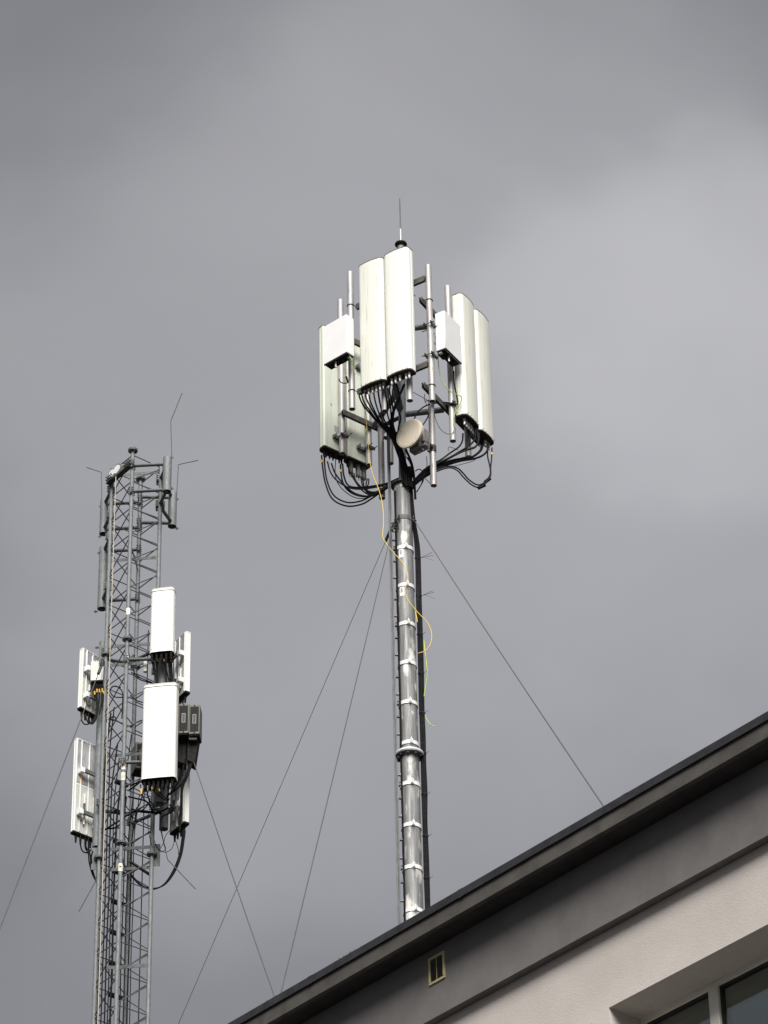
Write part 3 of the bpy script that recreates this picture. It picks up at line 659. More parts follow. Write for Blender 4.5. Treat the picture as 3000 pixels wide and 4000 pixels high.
for (a, b_, Y) in (((1020,1420),(1150,1400),38.3), ((880,1470),(1010,1430),38.25), ((700,1520),(860,1480),38.2), ((1385,1800),(1470,1735),38.42), ((1275,1895),(1390,1840),38.40)):
    MB().cyl(P(*Z2(*a), Y), P(*Z2(*b_), Y), .026, n=10).thing('cable_sleeve', M_BLACKB, {1020:'black sleeve on the highest right-hand cable run', 880:'black sleeve just left of the highest sleeve', 700:'black sleeve nearest the lower mast pipe', 1385:'slanted black sleeve on the deep right loop', 1275:'black sleeve at the bottom of the deep right loop'}[a[0]], 'sleeve')
# radio box leads and odd thin wires
cables([[(430,40),(450,80),(490,110),(560,110)], [(540,0),(560,60),(575,110)], [(555,0),(575,50),(580,100)]], 37.5, 37.6, lambda x, y: (1220+.2411*x, 1470+.2411*y), .006, 'short thin black lead below the left white radio box', 'leads of the left radio box')
cables([[(880,0),(890,200),(930,400),(945,520),(900,540),(800,515),(700,505),(560,520)]], 37.85, 37.9, Z2, .009, 'black lead dropping from the right radio box beside its pipe', None, name='radio_lead')
cables([[(240,780),(280,690),(350,610),(440,555),(500,540)]], 37.5, 37.7, Z2, .009, 'short black lead arching above the beige dish', None, name='dish_lead')
cables([[(380,870),(430,800),(465,730),(470,680)]], 37.6, 37.7, Z2, .008, 'black stub of lead between dish and lower mast pipe', None, name='dish_lead')
cables([[(100,1260),(150,1370),(200,1500),(235,1680),(250,1900),(260,2074)]], 37.55, 37.92, Z2, .013, 'black lead falling from the dish housing to the mast', None, name='dish_lead')
cables([[(560,640),(590,780),(660,930),(760,1010),(850,1010),(890,960)], [(410,370),(405,460),(440,540)], [(175,315),(330,400),(470,480)], [(395,1720),(470,1790),(580,1890)], [(790,1290),(800,1230),(860,1240),(960,1280)], [(880,1540),(1040,1500),(1180,1460),(1260,1410)], [(440,1380),(445,1540),(380,1600)]], 37.8, 37.9, Z2, .0035, 'thin loose black wire straying across the right of the mast head', 'stray thin wires at the right')
cables([[(120,1400),(170,1480),(210,1600),(230,1760)], [(60,1400),(110,1390),(160,1440),(200,1560),(215,1700)], [(260,1620),(300,1590),(350,1600),(380,1650),(390,1760),(340,1860),(280,1960)], [(380,1650),(370,1780),(330,1880),(280,1950)], [(130,1600),(180,1650),(220,1720)]], 37.82, 37.9, Z2, .006, 'thin black cable coiled untidily round the mast top', 'coils at the mast top')
# earth wires
ew = lambda paths, y0, y1, r, m, label, conv=None: cables(paths, y0, y1, conv, r, label, None, m, 'earth_wire')
ew([[(1425,1590),(1431,1650),(1438,1720),(1444,1790),(1455,1850),(1477,1905),(1490,1950),(1497,2000),(1498,2045),(1495,2095),(1507,2120),(1536,2158),(1570,2195),(1590,2235),(1592,2275),(1582,2300),(1592,2340),(1630,2390),(1668,2430),(1685,2470),(1683,2510),(1664,2540),(1634,2552)]], 37.75, 37.72, .0046, M_YELLOW, 'long yellow wire winding down in front of the main mast')
ew([[(1414,1578),(1421,1592),(1425,1600)]], 37.74, 37.75, .005, M_YG, 'short green end of wire above the long yellow wire')
ew([[(1710,1380),(1716,1450),(1733,1500),(1765,1532),(1798,1546),(1804,1556),(1796,1580),(1775,1620),(1772,1652),(1780,1669)]], 37.7, 37.9, .0052, M_YG, 'yellow green earth wire from the right radio box across its pipe')
ew([[(1365,1390),(1374,1410),(1380,1440),(1388,1462)]], 37.2, 37.3, .0052, M_YG, 'yellow green earth wire under the left radio box')
ew([[(1700,1300),(1692,1310),(1692,1330),(1700,1345),(1704,1332),(1699,1312)]], 37.6, 37.65, .0052, M_YG, 'small coil of yellow green wire behind the right radio box')
ew([[(1656,2500),(1661,2550),(1667,2600),(1669,2640),(1662,2680),(1657,2720)]], 37.78, 37.85, .0048, M_YG, 'yellow green wire beside the black feeders below the yellow loop')
ew([[(1661,2795),(1668,2812),(1682,2830),(1700,2838)]], 37.85, 37.8, .0048, M_YG, 'loose tail of yellow wire sticking out right of the feeders')
ew([[(1623,2390),(1627,2410),(1630,2430)]], 37.86, 37.86, .005, M_YELLOW, 'bit of yellow wire between mast and black feeders')
# feeders running down the right side of the mast, tied at each band
FX = [.148, .160, .172, .184, .196, .206, .178, .190]; FYo = [.0, -.012, -.004, .0, .004, .018, .022, .020]
zs = [28.9 - .42*i for i in range(33)]
for i in range(8):
    pts = []
    for z in zs:
        if z < 15.4: break
        k = min(1, max(0, (28.3-z)/.7)); pts.append((MX + FX[i]*(0.72+.28*k) + random.gauss(0, .0022) - (.02*(1-k)), MY + FYo[i] - .07*(1-k) + random.gauss(0, .003), z))
    cable(pts, .0088, M_BLACK, ORD[i]+' of eight black feeder cables down the right of the main mast', 'cable', 'feeders down the right of the mast', 'feeder_cable')
for i, z in enumerate(BANDS):
    z2 = z-.11
    ob = MB().torus((MX+.176, MY+.004, z2), (0, 0, 1), .040, .004, n=16, m=5)
    ob.cyl((MX+.213, MY-.004, z2), (MX+.213+(.04 if i not in (0, 1) else .17), MY-.05, z2+random.uniform(-.01, .03)), .0028, n=5)
    if i in (0, 1): ob.cyl((MX+.20, MY-.02, z2-.02), (MX+.37, MY-.08, z2+.03), .0028, n=5).cyl((MX+.24, MY-.03, z2+.0), (MX+.39, MY-.06, z2-.09), .0018, n=5)
    ob.thing('cable_tie', M_DARKST, ['cable tie with long stray ends just above the upper white sticker level', 'cable tie with long stray ends beside the lower white sticker'][i] if i < 2 else ORD[i]+' cable tie from the top round the black mast feeders', 'cable tie', None if i < 2 else 'ties along the feeders')
# three thinner cables down the left of the mast face
for i, a in enumerate((-152, -146, -140)):
    pts = [(MX+(MR+.012)*math.cos(R(a))+random.gauss(0,.002), MY+(MR+.012)*math.sin(R(a)), zz) for zz in [28.5-.5*j for j in range(27)]]
    cable(pts, .0065, M_BLACK, ORD[i]+' from the left: thin black cable down the mast face beside the rail', 'cable', 'cables along the left mast face', 'control_cable')

# ------------------------------------------------------------------ guy ropes
def guy(p0, p1, label, r=.0055, tb=True, parent_len=.6):
    p0, p1 = Vector(p0), Vector(p1); t = thing('guy_rope', label, 'guy rope', p1, 0, 'guy ropes')
    d = (p1-p0).normalized(); n = 14; L_ = (p1-p0).length
    pts = [p0 + (p1-p0)*(i/n) - Vector((0,0,1))*(.012*L_*(i/n)*(1-i/n)*.5) for i in range(n+1)]
    MB().tube(pts, r, 6).build('wire', M_WIRE, t)
    if tb:
        q = p0 + d*.10; s_ = d.cross(Vector((0,0,1))).normalized()
        MB().cyl(q+s_*.014, q+s_*.014+d*.17, .009, n=7).cyl(q-s_*.014, q-s_*.014+d*.17, .009, n=7).cyl(q-d*.03, q+d*.02, .02, n=8).cyl(q+d*.16, q+d*.19, .02, n=8).build('turnbuckle', M_DARKST, t)
        MB().torus(p0+d*.05, s_, .04, .009, n=14).build('shackle', M_DARKST, t)
    return t
col = MB()
ZG = 28.05
mast_collar = MB().cyl((MX, MY, ZG-.03), (MX, MY, ZG+.03), MR+.008, n=32).build('guy_collar', M_GALVD, mast)
guy((MX-.13, MY-.06, ZG-.05), PZ(-310, 6334, ROOFZ), 'thin guy rope from the mast to the far left, fading across the sky', .0042)
guy((MX-.14, MY-.09, ZG-.12), PZ(1080, 3950, ROOFZ), 'dark guy rope from the mast down to the eave at lower left', .0060)
guy((MX+.13, MY-.06, ZG), PZ(2385, 3190, ROOFZ), 'guy rope from the mast down to the right part of the eave', .0060)
# slack rigging hardware tucked under the collar
for (x, y, z, l) in ((-.10, -.10, 28.0, 'shackle and chain links hanging on the left of the mast collar'), (-.06, -.12, 28.05, 'chain links nearest the rail on the mast collar front')):
    m = MB()
    for k in range(4): m.torus((MX+x-.012*k, MY+y, z-.055*k), (0, 1, 0) if k % 2 else (1, 0, 0), .026, .007, n=12)
    m.thing('chain', M_DARKST, l, 'chain')

# ------------------------------------------------------------------ lattice tower
TX, TY = -3.163, 36.0; HA, HB = .028, .315
tower = thing('lattice_tower', 'grey square lattice tower with rod bracing at the left', 'tower', (TX, TY, ROOFZ))
LEG = {'F': Vector((-HA, -HB, 0)), 'B': Vector((HA, HB, 0)), 'R': Vector((HB, -HA, 0)), 'L': Vector((-HB, HA, 0))}
C0 = Vector((TX, TY, 0))
def lp(k, z): return C0 + LEG[k] + Vector((0, 0, z))
ZTT, SEC = 27.63, 2.87; TOPS = {'F': 27.63, 'B': 27.63, 'R': 27.60, 'L': 27.60}
legs = {}
for k in 'FBRL':
    o = MB().cyl(lp(k, ROOFZ), lp(k, TOPS[k]), .0262, n=16).build('leg', M_GALV, tower); legs[k] = o
    for j in range(4):
        z = ZTT-SEC*j
        if j == 0 and k in 'RL': continue
        MB().cyl(lp(k, z-.014), lp(k, z-.001), .062, n=24).cyl(lp(k, z+.001), lp(k, z+.014), .062, n=24).build('flange', M_GALVD, o)
        for i in range(4):
            a = 2*math.pi*i/4+.5; c = lp(k, z)+Vector((.043*math.cos(a), .043*math.sin(a), 0)); MB().cyl(c-Vector((0,0,.035)), c+Vector((0,0,.03)), .008, n=6).build('bolt', M_BOLT, o)
PITCHT = SEC/7; z0 = 26.725
RODR = .0072
hl = (LEG['F']-LEG['R']).length
rod_h = MB().cyl((0,0,0), (0,0,hl-.03), RODR, n=6).mesh('brace'); dl_ = math.hypot(hl-.02, PITCHT-.03)
rod_d = MB().cyl((0,0,0), (0,0,dl_-.02), RODR, n=6).mesh('brace')
def rod(me, a, b_):
    o = link('brace', me, M_ROD, tower); d = (b_-a); L_ = d.length
    o.matrix_local = Matrix.Translation(a - Vector((TX, TY, ROOFZ))) @ d.to_track_quat('Z', 'Y').to_matrix().to_4x4()
    o.scale = (1, 1, L_/(hl-.03 if me is rod_h else dl_-.02))
kk = 2
while z0 - kk*PITCHT + PITCHT*4 > 18.2:
    z = z0 + PITCHT*2 - (kk-2)*PITCHT; kk += 1
    if z > ZTT-.02: continue
    for a, b_ in (('R','F'), ('F','L'), ('L','B'), ('B','R')):
        rod(rod_h, lp(a, z+.012), lp(b_, z+.012))
        rod(rod_d, lp(a, z-.012), lp(b_, z-PITCHT+.036))
for y in (1851, 2183.6, 2520, 2593, 2947, 3314, 3393, 3776):
    z = P(525, y, 36.0).z
    MB().beam(lp('L', z), lp('R', z), .006, .042).build('cross_member', M_GALVD, tower)
    if y in (2183.6, 2593, 3393): MB().beam(lp('F', z+.03), lp('B', z+.03), .006, .042).build('cross_member', M_GALVD, tower)
# perforated strip under the lower cross member
z = P(525, 3405, 36).z; MB().beam(lp('F', z)+Vector((.1,.06,0)), lp('R', z)+Vector((-.02,.12,0)), .03, .022).build('cable_tray', M_DARKST, tower)
# ear plates at the lower flanges
for k, s in (('L', -1), ('R', 1)):
    z = ZTT-2*SEC; bevel(MB().box(lp(k, z)+Vector((s*.06, .02, 0)), (.075, .008, .30)).build('ear_plate', M_GALVD, tower), .003)
    MB().box(lp('L', ZTT-SEC)+Vector((-.05, -.01, 0)), (.07, .008, .26)).build('ear_plate', M_GALVD, tower) if s < 0 else None
# stickers wrapped on the front leg
def leg_sticker(y, h, m, k='F'):
    z = P(500, y, 36-HB).z
    o = MB().cyl(lp(k, z-h/2), lp(k, z+h/2), .0275, n=16).build('sticker', M_STW, tower)
    c = lp(k, z)
    for mm, dx, dz, r in m:
        MB().cyl(c+Vector((dx, -.0282+abs(dx)*.3, dz)), c+Vector((dx, -.024, dz)), r, n=14).build('print', mm, o)
leg_sticker(2391, .095, [(M_STY, -.006, -.012, .014)])
leg_sticker(2573, .095, [(M_BLACKB, -.006, -.012, .013)])
leg_sticker(2995, .095, [(M_STY, .002, .012, .018), (M_STR, -.004, -.018, .012)])
leg_sticker(3035, .105, [(M_STY, .002, .010, .018), (M_STR, -.004, -.020, .012)])
leg_sticker(3390, .10, [(M_STY, .000, .014, .019), (M_STY, .0, -.004, .016)])

# hoist beam with two sheaves at the very top
hbm = thing('hoist_beam', 'short hoist beam with two sheaves across the tower top', 'hoist', lp('F', ZTT-.55))
a, b_ = lp('L', 27.37)+Vector((-.05, -.03, 0)), lp('F', 27.42)+Vector((.01, -.05, 0))
MB().beam(a, b_, .05, .075).build('beam', M_GALVD, hbm)
MB().beam(a-Vector((0,0,.042)), b_-Vector((0,0,.042)), .07, .008).build('bottom_flange', M_DARKST, hbm)
ux = (b_-a).normalized(); nx = Vector((ux.y, -ux.x, 0)).normalized()
for e, s in ((a, 1), (b_, -1)):
    for i in range(2):
        for j in range(4):
            q = e + ux*(s*(.03+.03*j)) + Vector((0,0,-.02+.045*i)); MB().cyl(q, q+nx*.06, .008, n=6).build('bolt', M_BOLT, hbm)
for t, r in ((.22, .075), (.42, .085)):
    q = a+(b_-a)*t + Vector((0,0,.05)); sh = MB().cyl(q-nx*.022, q+nx*.028, r, n=28).build('sheave', M_GALV, hbm); MB().cyl(q+nx*.028, q+nx*.034, r*.72, n=20).build('hub', M_BAND, sh)
rope_pts = [P(452.6,1862,35.82)] ; rx = rope_pts[0].x
cable([(rx, 35.82, rope_pts[0].z - .35*i) for i in range(0, 30)], .0055, M_ROPE, 'cream rope hanging down the tower beside its left leg', 'rope', None, 'hoist_rope')

# standoff pipes on the tower
def standoff(label, top, bot, Y, r, legs_, zs, lugs=(), spike=None, spike_r=.006, group='standoff pipes on the lattice tower', nm='standoff_pipe'):
    a, b_ = P(*top, Y), P(*bot, Y); x = (a.x+b_.x)/2; t = thing(nm, label, 'pipe mount', (x, Y, b_.z), 0, group)
    MB().pipe((x, Y, a.z), (x, Y, b_.z), r, .005, n=22).build('pipe', M_GALV, t)
    for k in legs_:
        for z in zs:
            zz = a.z+(b_.z-a.z)*z; q = lp(k, zz+.02)
            MB().cyl(q, (x, Y, zz-.01), .022, n=12).build('arm', M_GALVD, t)
            dirv = (Vector((x, Y, 0))-Vector((q.x, q.y, 0))).normalized()
            ang = math.atan2(dirv.y, dirv.x)
            cl = bevel(MB().box(q, (.02, .12, .10), Matrix.Rotation(ang, 3, 'Z')).build('leg_clamp', M_GALVD, t), .003)
            for i in (-1, 1):
                for j in (-.03, 0, .03):
                    c = q + Vector((-math.sin(ang), math.cos(ang), 0))*(i*.045) + Vector((0,0,j)); MB().cyl(c-dirv*.035, c+dirv*.03, .008, n=6).build('bolt', M_BOLT, cl)
    for (px, py, sx) in lugs:
        q = P(px, py, Y); bevel(MB().box(q, (.035, .006, .035), Matrix.Rotation(R(45), 3, 'Y')).beam(q, (x+sx*r*.9, Y, q.z), .006, .025).build('lug', M_DARKST, t), .002)
    if spike:
        MB().tube([P(px, py, Y-.0) for px, py in spike], spike_r, 6, smooth=False).build('bent_rod', M_ROD, t)
    return t
YR, YB = 35.62, 36.30
standoff('upper right standoff pipe with tall bent rod on the tower', (654,1789), (652,1921), YR, .055, ('F','R'), (.16, .92), ((670.7,1788,1), (670.7,1908,1)), [(671,1784),(667,1645),(711,1536)])
standoff('right rear standoff pipe whose bent rod points right', (679,1928), (668,2057), YB, .055, ('B','R'), (.1, .88), ((692,1950,1), (691,2064,1)), [(690,1938),(696.7,1815),(773,1798)])
standoff('left standoff pipe with small bent rod pointing left', (409,1954), (403,2086), YB, .053, ('B','L'), (.1, .85), ((393,1979,-1), (390,2096,-1)), [(397,1960),(396.5,1845),(338.6,1825.5)])
standoff('longer plain standoff pipe below the left bent rod', (406,2140), (398,2379), YB, .058, ('B','L'), (.05, .86), ((386,2160,-1), (372,2389,-1)))
standoff('long left pipe holding the two left tower panels', (406,2510), (377,3311), 36.15, .055, ('B','L'), (.08, .82), ((377,2530,-1),))
standoff('right pipe behind the two white front panels of the tower', (636,2560), (624,3139), YR+.02, .055, ('F','R'), (.02, .72), ())
standoff('right rear pipe ending lowest behind the front panels', (655,2480), (640,3239), 35.95, .055, ('R','B'), (.05, .9), ())
# loose bent rods at the lower joint
MB().tube([P(628,3244,35.9), P(655,3358,35.9), P(764,3473,35.9)], .0062, 6, smooth=False).thing('bent_rod', M_ROD, 'bent steel rod sticking out to the lower right of the tower', 'rod', 'loose bent rods')
MB().tube([P(377,3380,36.0), P(375,3440,36.0), P(308,3560,36.0)], .0062, 6, smooth=False).thing('bent_rod', M_ROD, 'bent steel rod sticking out to the lower left of the tower', 'rod', 'loose bent rods')
guy(P(405,2578,35.95), PZ(-480,4860, ROOFZ), 'guy rope leaving the tower to the lower left frame edge', .0060)
guy(P(752,2962,35.8), PZ(1092,3950, ROOFZ), 'guy rope from the tower right side down to the eave', .0060, tb=False)

# ------------------------------------------------------------------ panel antennas on the tower
GT = 'panel antennas of the lattice tower'
def tower_front(label, xl, xr, yt, yb, Y, deg, d, nconn):
    xm = (xl+xr)/2; a, b_ = P(xm, yt, Y), P(xm-6, yb, Y); rz = R(deg)
    w_ = (P(xr, yt, Y).x-P(xl, yt, Y).x)/math.cos(rz); c = Vector(((a.x+b_.x)/2, Y, 0)) + Vector((-math.sin(rz), math.cos(rz), 0))*(d/2)
    t = panel(label, c.x, c.y, b_.z, a.z, rz, w_, d, M_TWHITE, M_BLACKB, [], GT, rf=.05, rb=.02, topcap=M_TWHITE, bulge=.004)
    # white rim round the dark underside, and the joint under the lid
    pr = rr_profile(w_, d, .05, .02, .004, False); h = a.z-b_.z
    MB().prism([(x*1.02, y*1.03) for x, y in pr], -.006, .03, caps=(0,0)).build('rim', M_TWHITE, t, world=False)
    MB().prism([(x*1.012, y*1.02) for x, y in pr], h-.036, h+.002).build('lid', M_TWHITE, t, world=False)
    MB().prism([(x*1.006, y*1.01) for x, y in pr], h-.046, h-.036, caps=(0,0)).build('lid_joint', M_DARKST, t, world=False)
    for i in range(nconn):
        x = -w_*.4+w_*.8*i/(nconn-1)
        for y in (-.03, .035):
            o = link('connector', boot_me, M_BLACKB, t); o.location = (x, y, -.006)
    return t, h, w_
pU, hU, wU = tower_front('smaller white front panel antenna, upper of two on the tower', 588, 681, 2296, 2543, 35.36, -9, .13, 5)
pV, hV, wV = tower_front('large white front panel antenna, lower of two on the tower', 556, 690, 2670, 3036, 35.36, -8, .15, 7)

def tower_side(label, strip_t, strip_b, Y, deg, side, w_, d, rods=True, sticker=False):
    # seen from behind: strip = the near end face; side=+1 when that end is on the right in the photograph
    a, b_ = P(*strip_t, Y), P(*strip_b, Y); h = a.z-b_.z; x = (a.x+b_.x)/2
    # plane direction from the near end to the far end
    rz = R(deg); u = Vector((math.cos(rz), math.sin(rz), 0))      # local x; front is -y
    near = -1 if (u.y > 0) else 1
    c = Vector((x, Y, 0)) - u*(near*w_/2)
    t = panel(label, c.x, c.y, b_.z, a.z, rz, w_, d, M_TWHITE, M_BLACKB, row((-w_*.3, -w_*.1, w_*.12, w_*.32), .0), GT, rf=.02, rb=.006, topcap=M_TWHITE, bulge=.002, boots=True, brackets=False)
    MB().box((0, d/2+.003, h*.76), (w_*.94, .008, h*.46)).build('back_plate', M_ALU, t, world=False)
    MB().box((0, d/2+.003, h*.26), (w_*.94, .006, h*.50)).build('back_plate', M_LGREY, t, world=False)
    for x_ in (-.46, -.04, .30): bevel(MB().box((x_*w_, d/2+.011, h*.5), (.008, .014, h*.97)).build('back_rib', M_TWHITE, t, world=False), .002)
    if rods:
        for x_ in (-.26, .14):
            tb_ = MB().cyl((x_*w_, d/2+.025, h*.10), (x_*w_, d/2+.025, h*.42), .012, n=10).build('conduit', M_TWHITE, t, world=False)
            MB().cyl((x_*w_, d/2+.025, h*.19), (x_*w_, d/2+.025, h*.32), .0135, n=10).build('phase_tube', M_DARKST if x_ > 0 else M_SILVER, tb_, world=False)
    for z in (.20, .64):
        bx_ = bevel(MB().box((near*w_*.36, d/2+.05, h*z), (.055, .075, .07)).build('bracket_block', M_RRU, t, world=False), .004)
        MB().box((near*w_*.36-near*.16, d/2+.075, h*z), (.26, .03, .05)).build('bracket_arm', M_GALVD, t, world=False)
    for k in range(5): MB().cyl((-w_*.4+w_*.2*k, d/2+.004, h-.03), (-w_*.4+w_*.2*k, d/2+.016, h-.03), .006, n=6).build('screw', M_BOLT, t, world=False)
    if sticker: MB().box((near*w_*.3, d/2+.009, h*.57), (.05, .002, .07)).build('sticker', M_TAPE, t, world=False)
    return t
# near end on the left: plane runs right and away, front points left and away
tower_side('upper left tower panel antenna with bracket blocks, seen from behind', (316,2534), (309,2768), 36.12, 180+51, -1, .30, .075)
tower_side('lower left tower panel antenna with orange back sticker, seen from behind', (291,2886), (284,3252), 36.10, 180+42, -1, .35, .075, sticker=True)
# near end on the right: plane runs left and away, front points right and away
tower_side('upper right tower panel antenna with bracket blocks, seen from behind', (738,2468), (734,2705), 35.80, 180-57, 1, .32, .075)
tower_side('lower right tower panel antenna behind the dark radios', (735,2860), (733,3216), 35.86, 180-55, 1, .34, .075)

# ------------------------------------------------------------------ radio units on the tower
def tbox(px0, px1, py0, py1, Y): a, b_ = P(px0, py0, Y), P(px1, py1, Y); return (a.x+b_.x)/2, abs(b_.x-a.x), min(a.z, b_.z), abs(a.z-b_.z)
cx, w_, zb, h_ = tbox(356, 409, 2583, 2657, 36.05)
t = thing('radio_unit', 'light grey finned radio box by the left tower leg', 'radio unit', (cx, 36.12, zb), R(-4), 'radios on the lattice tower')
bevel(MB().box((0, 0, h_/2), (w_, .14, h_)).build('case', M_LGREY, t, world=False), .008)
for i in range(9): MB().box((-w_*.45+w_*.9*i/8, .0, h_+.012), (.006, .11, .024)).build('fin', M_LGREY, t, world=False)
MB().box((0, .0, -.006), (w_*.92, .12, .012)).build('base_plate', M_BLACKB, t, world=False)
st = MB().box((-.0, -.0712, h_*.2), (.085, .002, .10)).build('sticker', M_STW, t, world=False)
MB().torus((0, -.0735, h_*.2), (0,1,0), .034, .0016, n=20, m=4).build('print', M_PRINT, st, world=False)
for i in range(6):
    x = -w_*.4+w_*.8*i/5; o = link('connector', boot_me, M_BLACKB, t); o.location = (x, -.02, -.012)
def dark_radio(px0, px1, py0, py1, Y, label, d=.22, rz=-4):
    cx, w_, zb, h_ = tbox(px0, px1, py0, py1, Y)
    t = thing('radio_unit', label, 'radio unit', (cx, Y+d/2, zb), R(rz), 'radios on the lattice tower')
    bevel(MB().box((0, 0, h_/2), (w_, d, h_)).build('case', M_OLIVE, t, world=False), .006)
    MB().box((0, -d/2-.001, h_*.5), (w_*.80, .005, h_*.84)).build('grille', M_GRILLE, t, world=False)
    fr = MB()
    for (x, z, a, b_) in ((-.019, 0, .003, .125), (.019, 0, .003, .125), (0, .062, .041, .003), (0, -.062, .041, .003)): fr.box((x, -d/2-.005, h_*.5+z), (a, .004, b_))
    s_ = MB().box((0, -d/2-.0045, h_*.5), (.034, .003, .12)).build('slot', M_GASKET, t, world=False)
    for (x, z, a, b_) in ((-.019, 0, .003, .127), (.019, 0, .003, .127), (0, .062, .035, .003), (0, -.062, .035, .003)): MB().box((x, -d/2-.005, h_*.5+z), (a, .004, b_)).build('slot_trim', M_LGREY, s_, world=False)
    for z in (.04, .96): MB().cyl((0, -d/2-.008, h_*z), (0, -d/2+.01, h_*z), .008, n=8).build('screw', M_BLACKB, t, world=False)
    MB().box((0, 0, -.008), (w_*.9, d*.9, .015)).build('base_plate', M_BLACKB, t, world=False)
    return t
dark_radio(700, 739.5, 2748, 2863, 35.50, 'olive framed dark radio unit nearest the large white panel')
dark_radio(742, 782, 2752, 2866, 35.50, 'olive framed dark radio unit at the far right of the tower')
dark_radio(520, 562, 2900, 3000, 36.10, 'dark radio unit inside the tower half hidden by large panel', .2, 20)
# black cable shrouds under the two dark radios
for (pts, Y, lab) in ((((687,2866),(730,2866),(724,2985),(690,2975)), 35.62, 'black cable shroud under the dark radio nearest the panel'), (((733,2868),(780,2868),(762,2985),(730,2968)), 35.60, 'black tapering cable shroud under the far right radio')):
    q = [P(*p, Y) for p in pts]; o = []
    for k in (0, .16): o += [v+Vector((0, k, 0)) for v in q]
    s_ = MB().add(o, [(0,1,2,3),(7,6,5,4),(0,4,5,1),(1,5,6,2),(2,6,7,3),(3,7,4,0)]).thing('cable_shroud', M_BLACKB, lab, 'cable shroud'); bevel(s_, .01)
bevel(MB().box(P(754, 2884, 35.56), (.10, .05, .07)).thing('connector_box', M_DARKST, 'small connector box under the far right dark radio', 'box'), .006)
bevel(MB().box(P(568, 2604, 35.75), (.045, .05, .16)).thing('filter_box', M_LGREY, 'small white box beside the cables between the front panels', 'box'), .006)

# ------------------------------------------------------------------ cables on the tower
def T1(x, y): return 200+.3918*x, 2250+.3918*y          # upper tower close-up
def T2(x, y): return 200+.3918*x, 2900+.3918*y          # lower tower close-up
for i, (x0, x1) in enumerate(((995,1050),(1020,1045),(1040,1060),(1060,1050),(1110,1180),(1165,1190),(1180,1200),(1195,1210),(1130,1150))):
    p = [(x0,770),(x0+(x1-x0)*.15,840),(x0+(x1-x0)*.5,930),(x1,1060),(x1+4,1100)]
    o = cable(pathY(p, 35.44, 35.52, T1), .009, M_BLACK, ORD[i]+' black cable from the left between the two white front panels', 'cable', 'cables between the front panels', 'jumper_cable')
    if i in (0, 3, 4, 7):
        a, b_ = P(*T1(p[1][0], 820), 35.45), P(*T1(p[1][0]+(x1-x0)*.15, 860), 35.45); MB().cyl(a, a+(b_-a)*.8, .0108, n=8).build('marking_tape', M_TAPE, o)
for i, p in enumerate([[(890,420),(900,520),(960,600),(1050,640),(1140,610),(1180,560)], [(950,430),(960,520),(1000,600),(1060,630),(1150,600)], [(1000,430),(1010,470),(1060,520),(1130,570),(1170,580)], [(1060,430),(1080,490),(1120,540),(1170,575)], [(930,430),(905,540),(880,620),(830,680),(760,700)], [(985,430),(960,520),(975,600),(900,680),(780,720)], [(1160,430),(1170,500),(1150,580)], [(1200,400),(1215,430),(1180,460)]]):
    o = cable(pathY(p, 35.45, 35.6, T2), .007, M_BLACK, ORD[i]+' black lead hanging under the large white front panel', 'cable', 'leads under the large front panel', 'jumper_cable')
    if i in (0, 2, 3):
        a, b_ = P(*T2(*p[0]), 35.45), P(*T2(*p[1]), 35.45); MB().cyl(a+(b_-a)*.4, a+(b_-a)*.95, .011, n=8).build('marking_tape', M_TAPE, o)
for i, p in enumerate([[(430,1080),(432,1180),(455,1290),(440,1400),(400,1460),(340,1480),(305,1440),(298,1360)], [(455,1080),(455,1180),(460,1300),(440,1420),(390,1470),(355,1440),(345,1370)], [(480,1080),(480,1200),(465,1340),(440,1440),(400,1475),(375,1420),(372,1370)], [(505,1080),(508,1170),(500,1280),(480,1380)], [(520,1080),(520,1180),(510,1300)]]):
    o = cable(pathY(p, 36.02, 35.97, T1), .0085, M_BLACK, ORD[i]+' black cable below the light grey finned radio box', 'cable', 'cables under the light grey radio', 'jumper_cable')
    yy = random.choice((1122,1128,1150,1165)); a, b_ = P(*T1(p[1][0], yy), 36.0), P(*T1(p[1][0]+3, yy+34), 36.0); MB().cyl(a, b_, .0105, n=8).build('marking_tape', M_TAPE, o)
for i, p in enumerate([[(292,930),(292,1020),(310,1080),(350,1100),(400,1070),(450,1010)], [(335,950),(340,1050),(370,1110),(380,1200),(410,1310),(450,1390)], [(370,950),(372,1060),(390,1130),(400,1240),(440,1370)], [(415,1080),(400,1150),(410,1260),(445,1380)], [(350,960),(345,1030),(365,1070),(400,1075)]]):
    cable(pathY(p, 35.97, 36.12, T2), .0085, M_BLACK, ORD[i]+' black cable looping under the lower left tower panel', 'cable', 'loops under the lower left tower panel', 'jumper_cable')
# big loop at the right
for i, dx in enumerate((-6, 2, 10, 16)):
    p = [(1320+dx,880),(1310+dx,960),(1280+dx,1130),(1210+dx,1300),(1120+dx*.5,1420),(1010,1462-dx*.4),(900,1430-dx*.5),(810,1340-dx*.6),(770,1260)]
    cable(pathY(p, 35.85, 36.1, T2), .0085, M_BLACK, ORD[i]+' from left: black cable in the large loop at the tower right', 'cable', 'large loop at the tower right', 'feeder_cable')
for i, p in enumerate([[(1100,880),(1120,990),(1140,1060),(1100,1090),(1050,1050),(1030,980)], [(1230,980),(1200,1060),(1140,1095),(1080,1070),(1040,1010)], [(1240,980),(1265,1060),(1270,1120)], [(970,700),(965,840),(985,960),(1010,1050)], [(1190,870),(1140,930),(1120,1000),(1080,1070)]]):
    cable(pathY(p, 35.8, 35.9, T2), .004, M_BLACK, ORD[i]+' thin wire drooping beside the lower right tower leg', 'wire', 'thin wires beside the right leg', 'thin_wire')
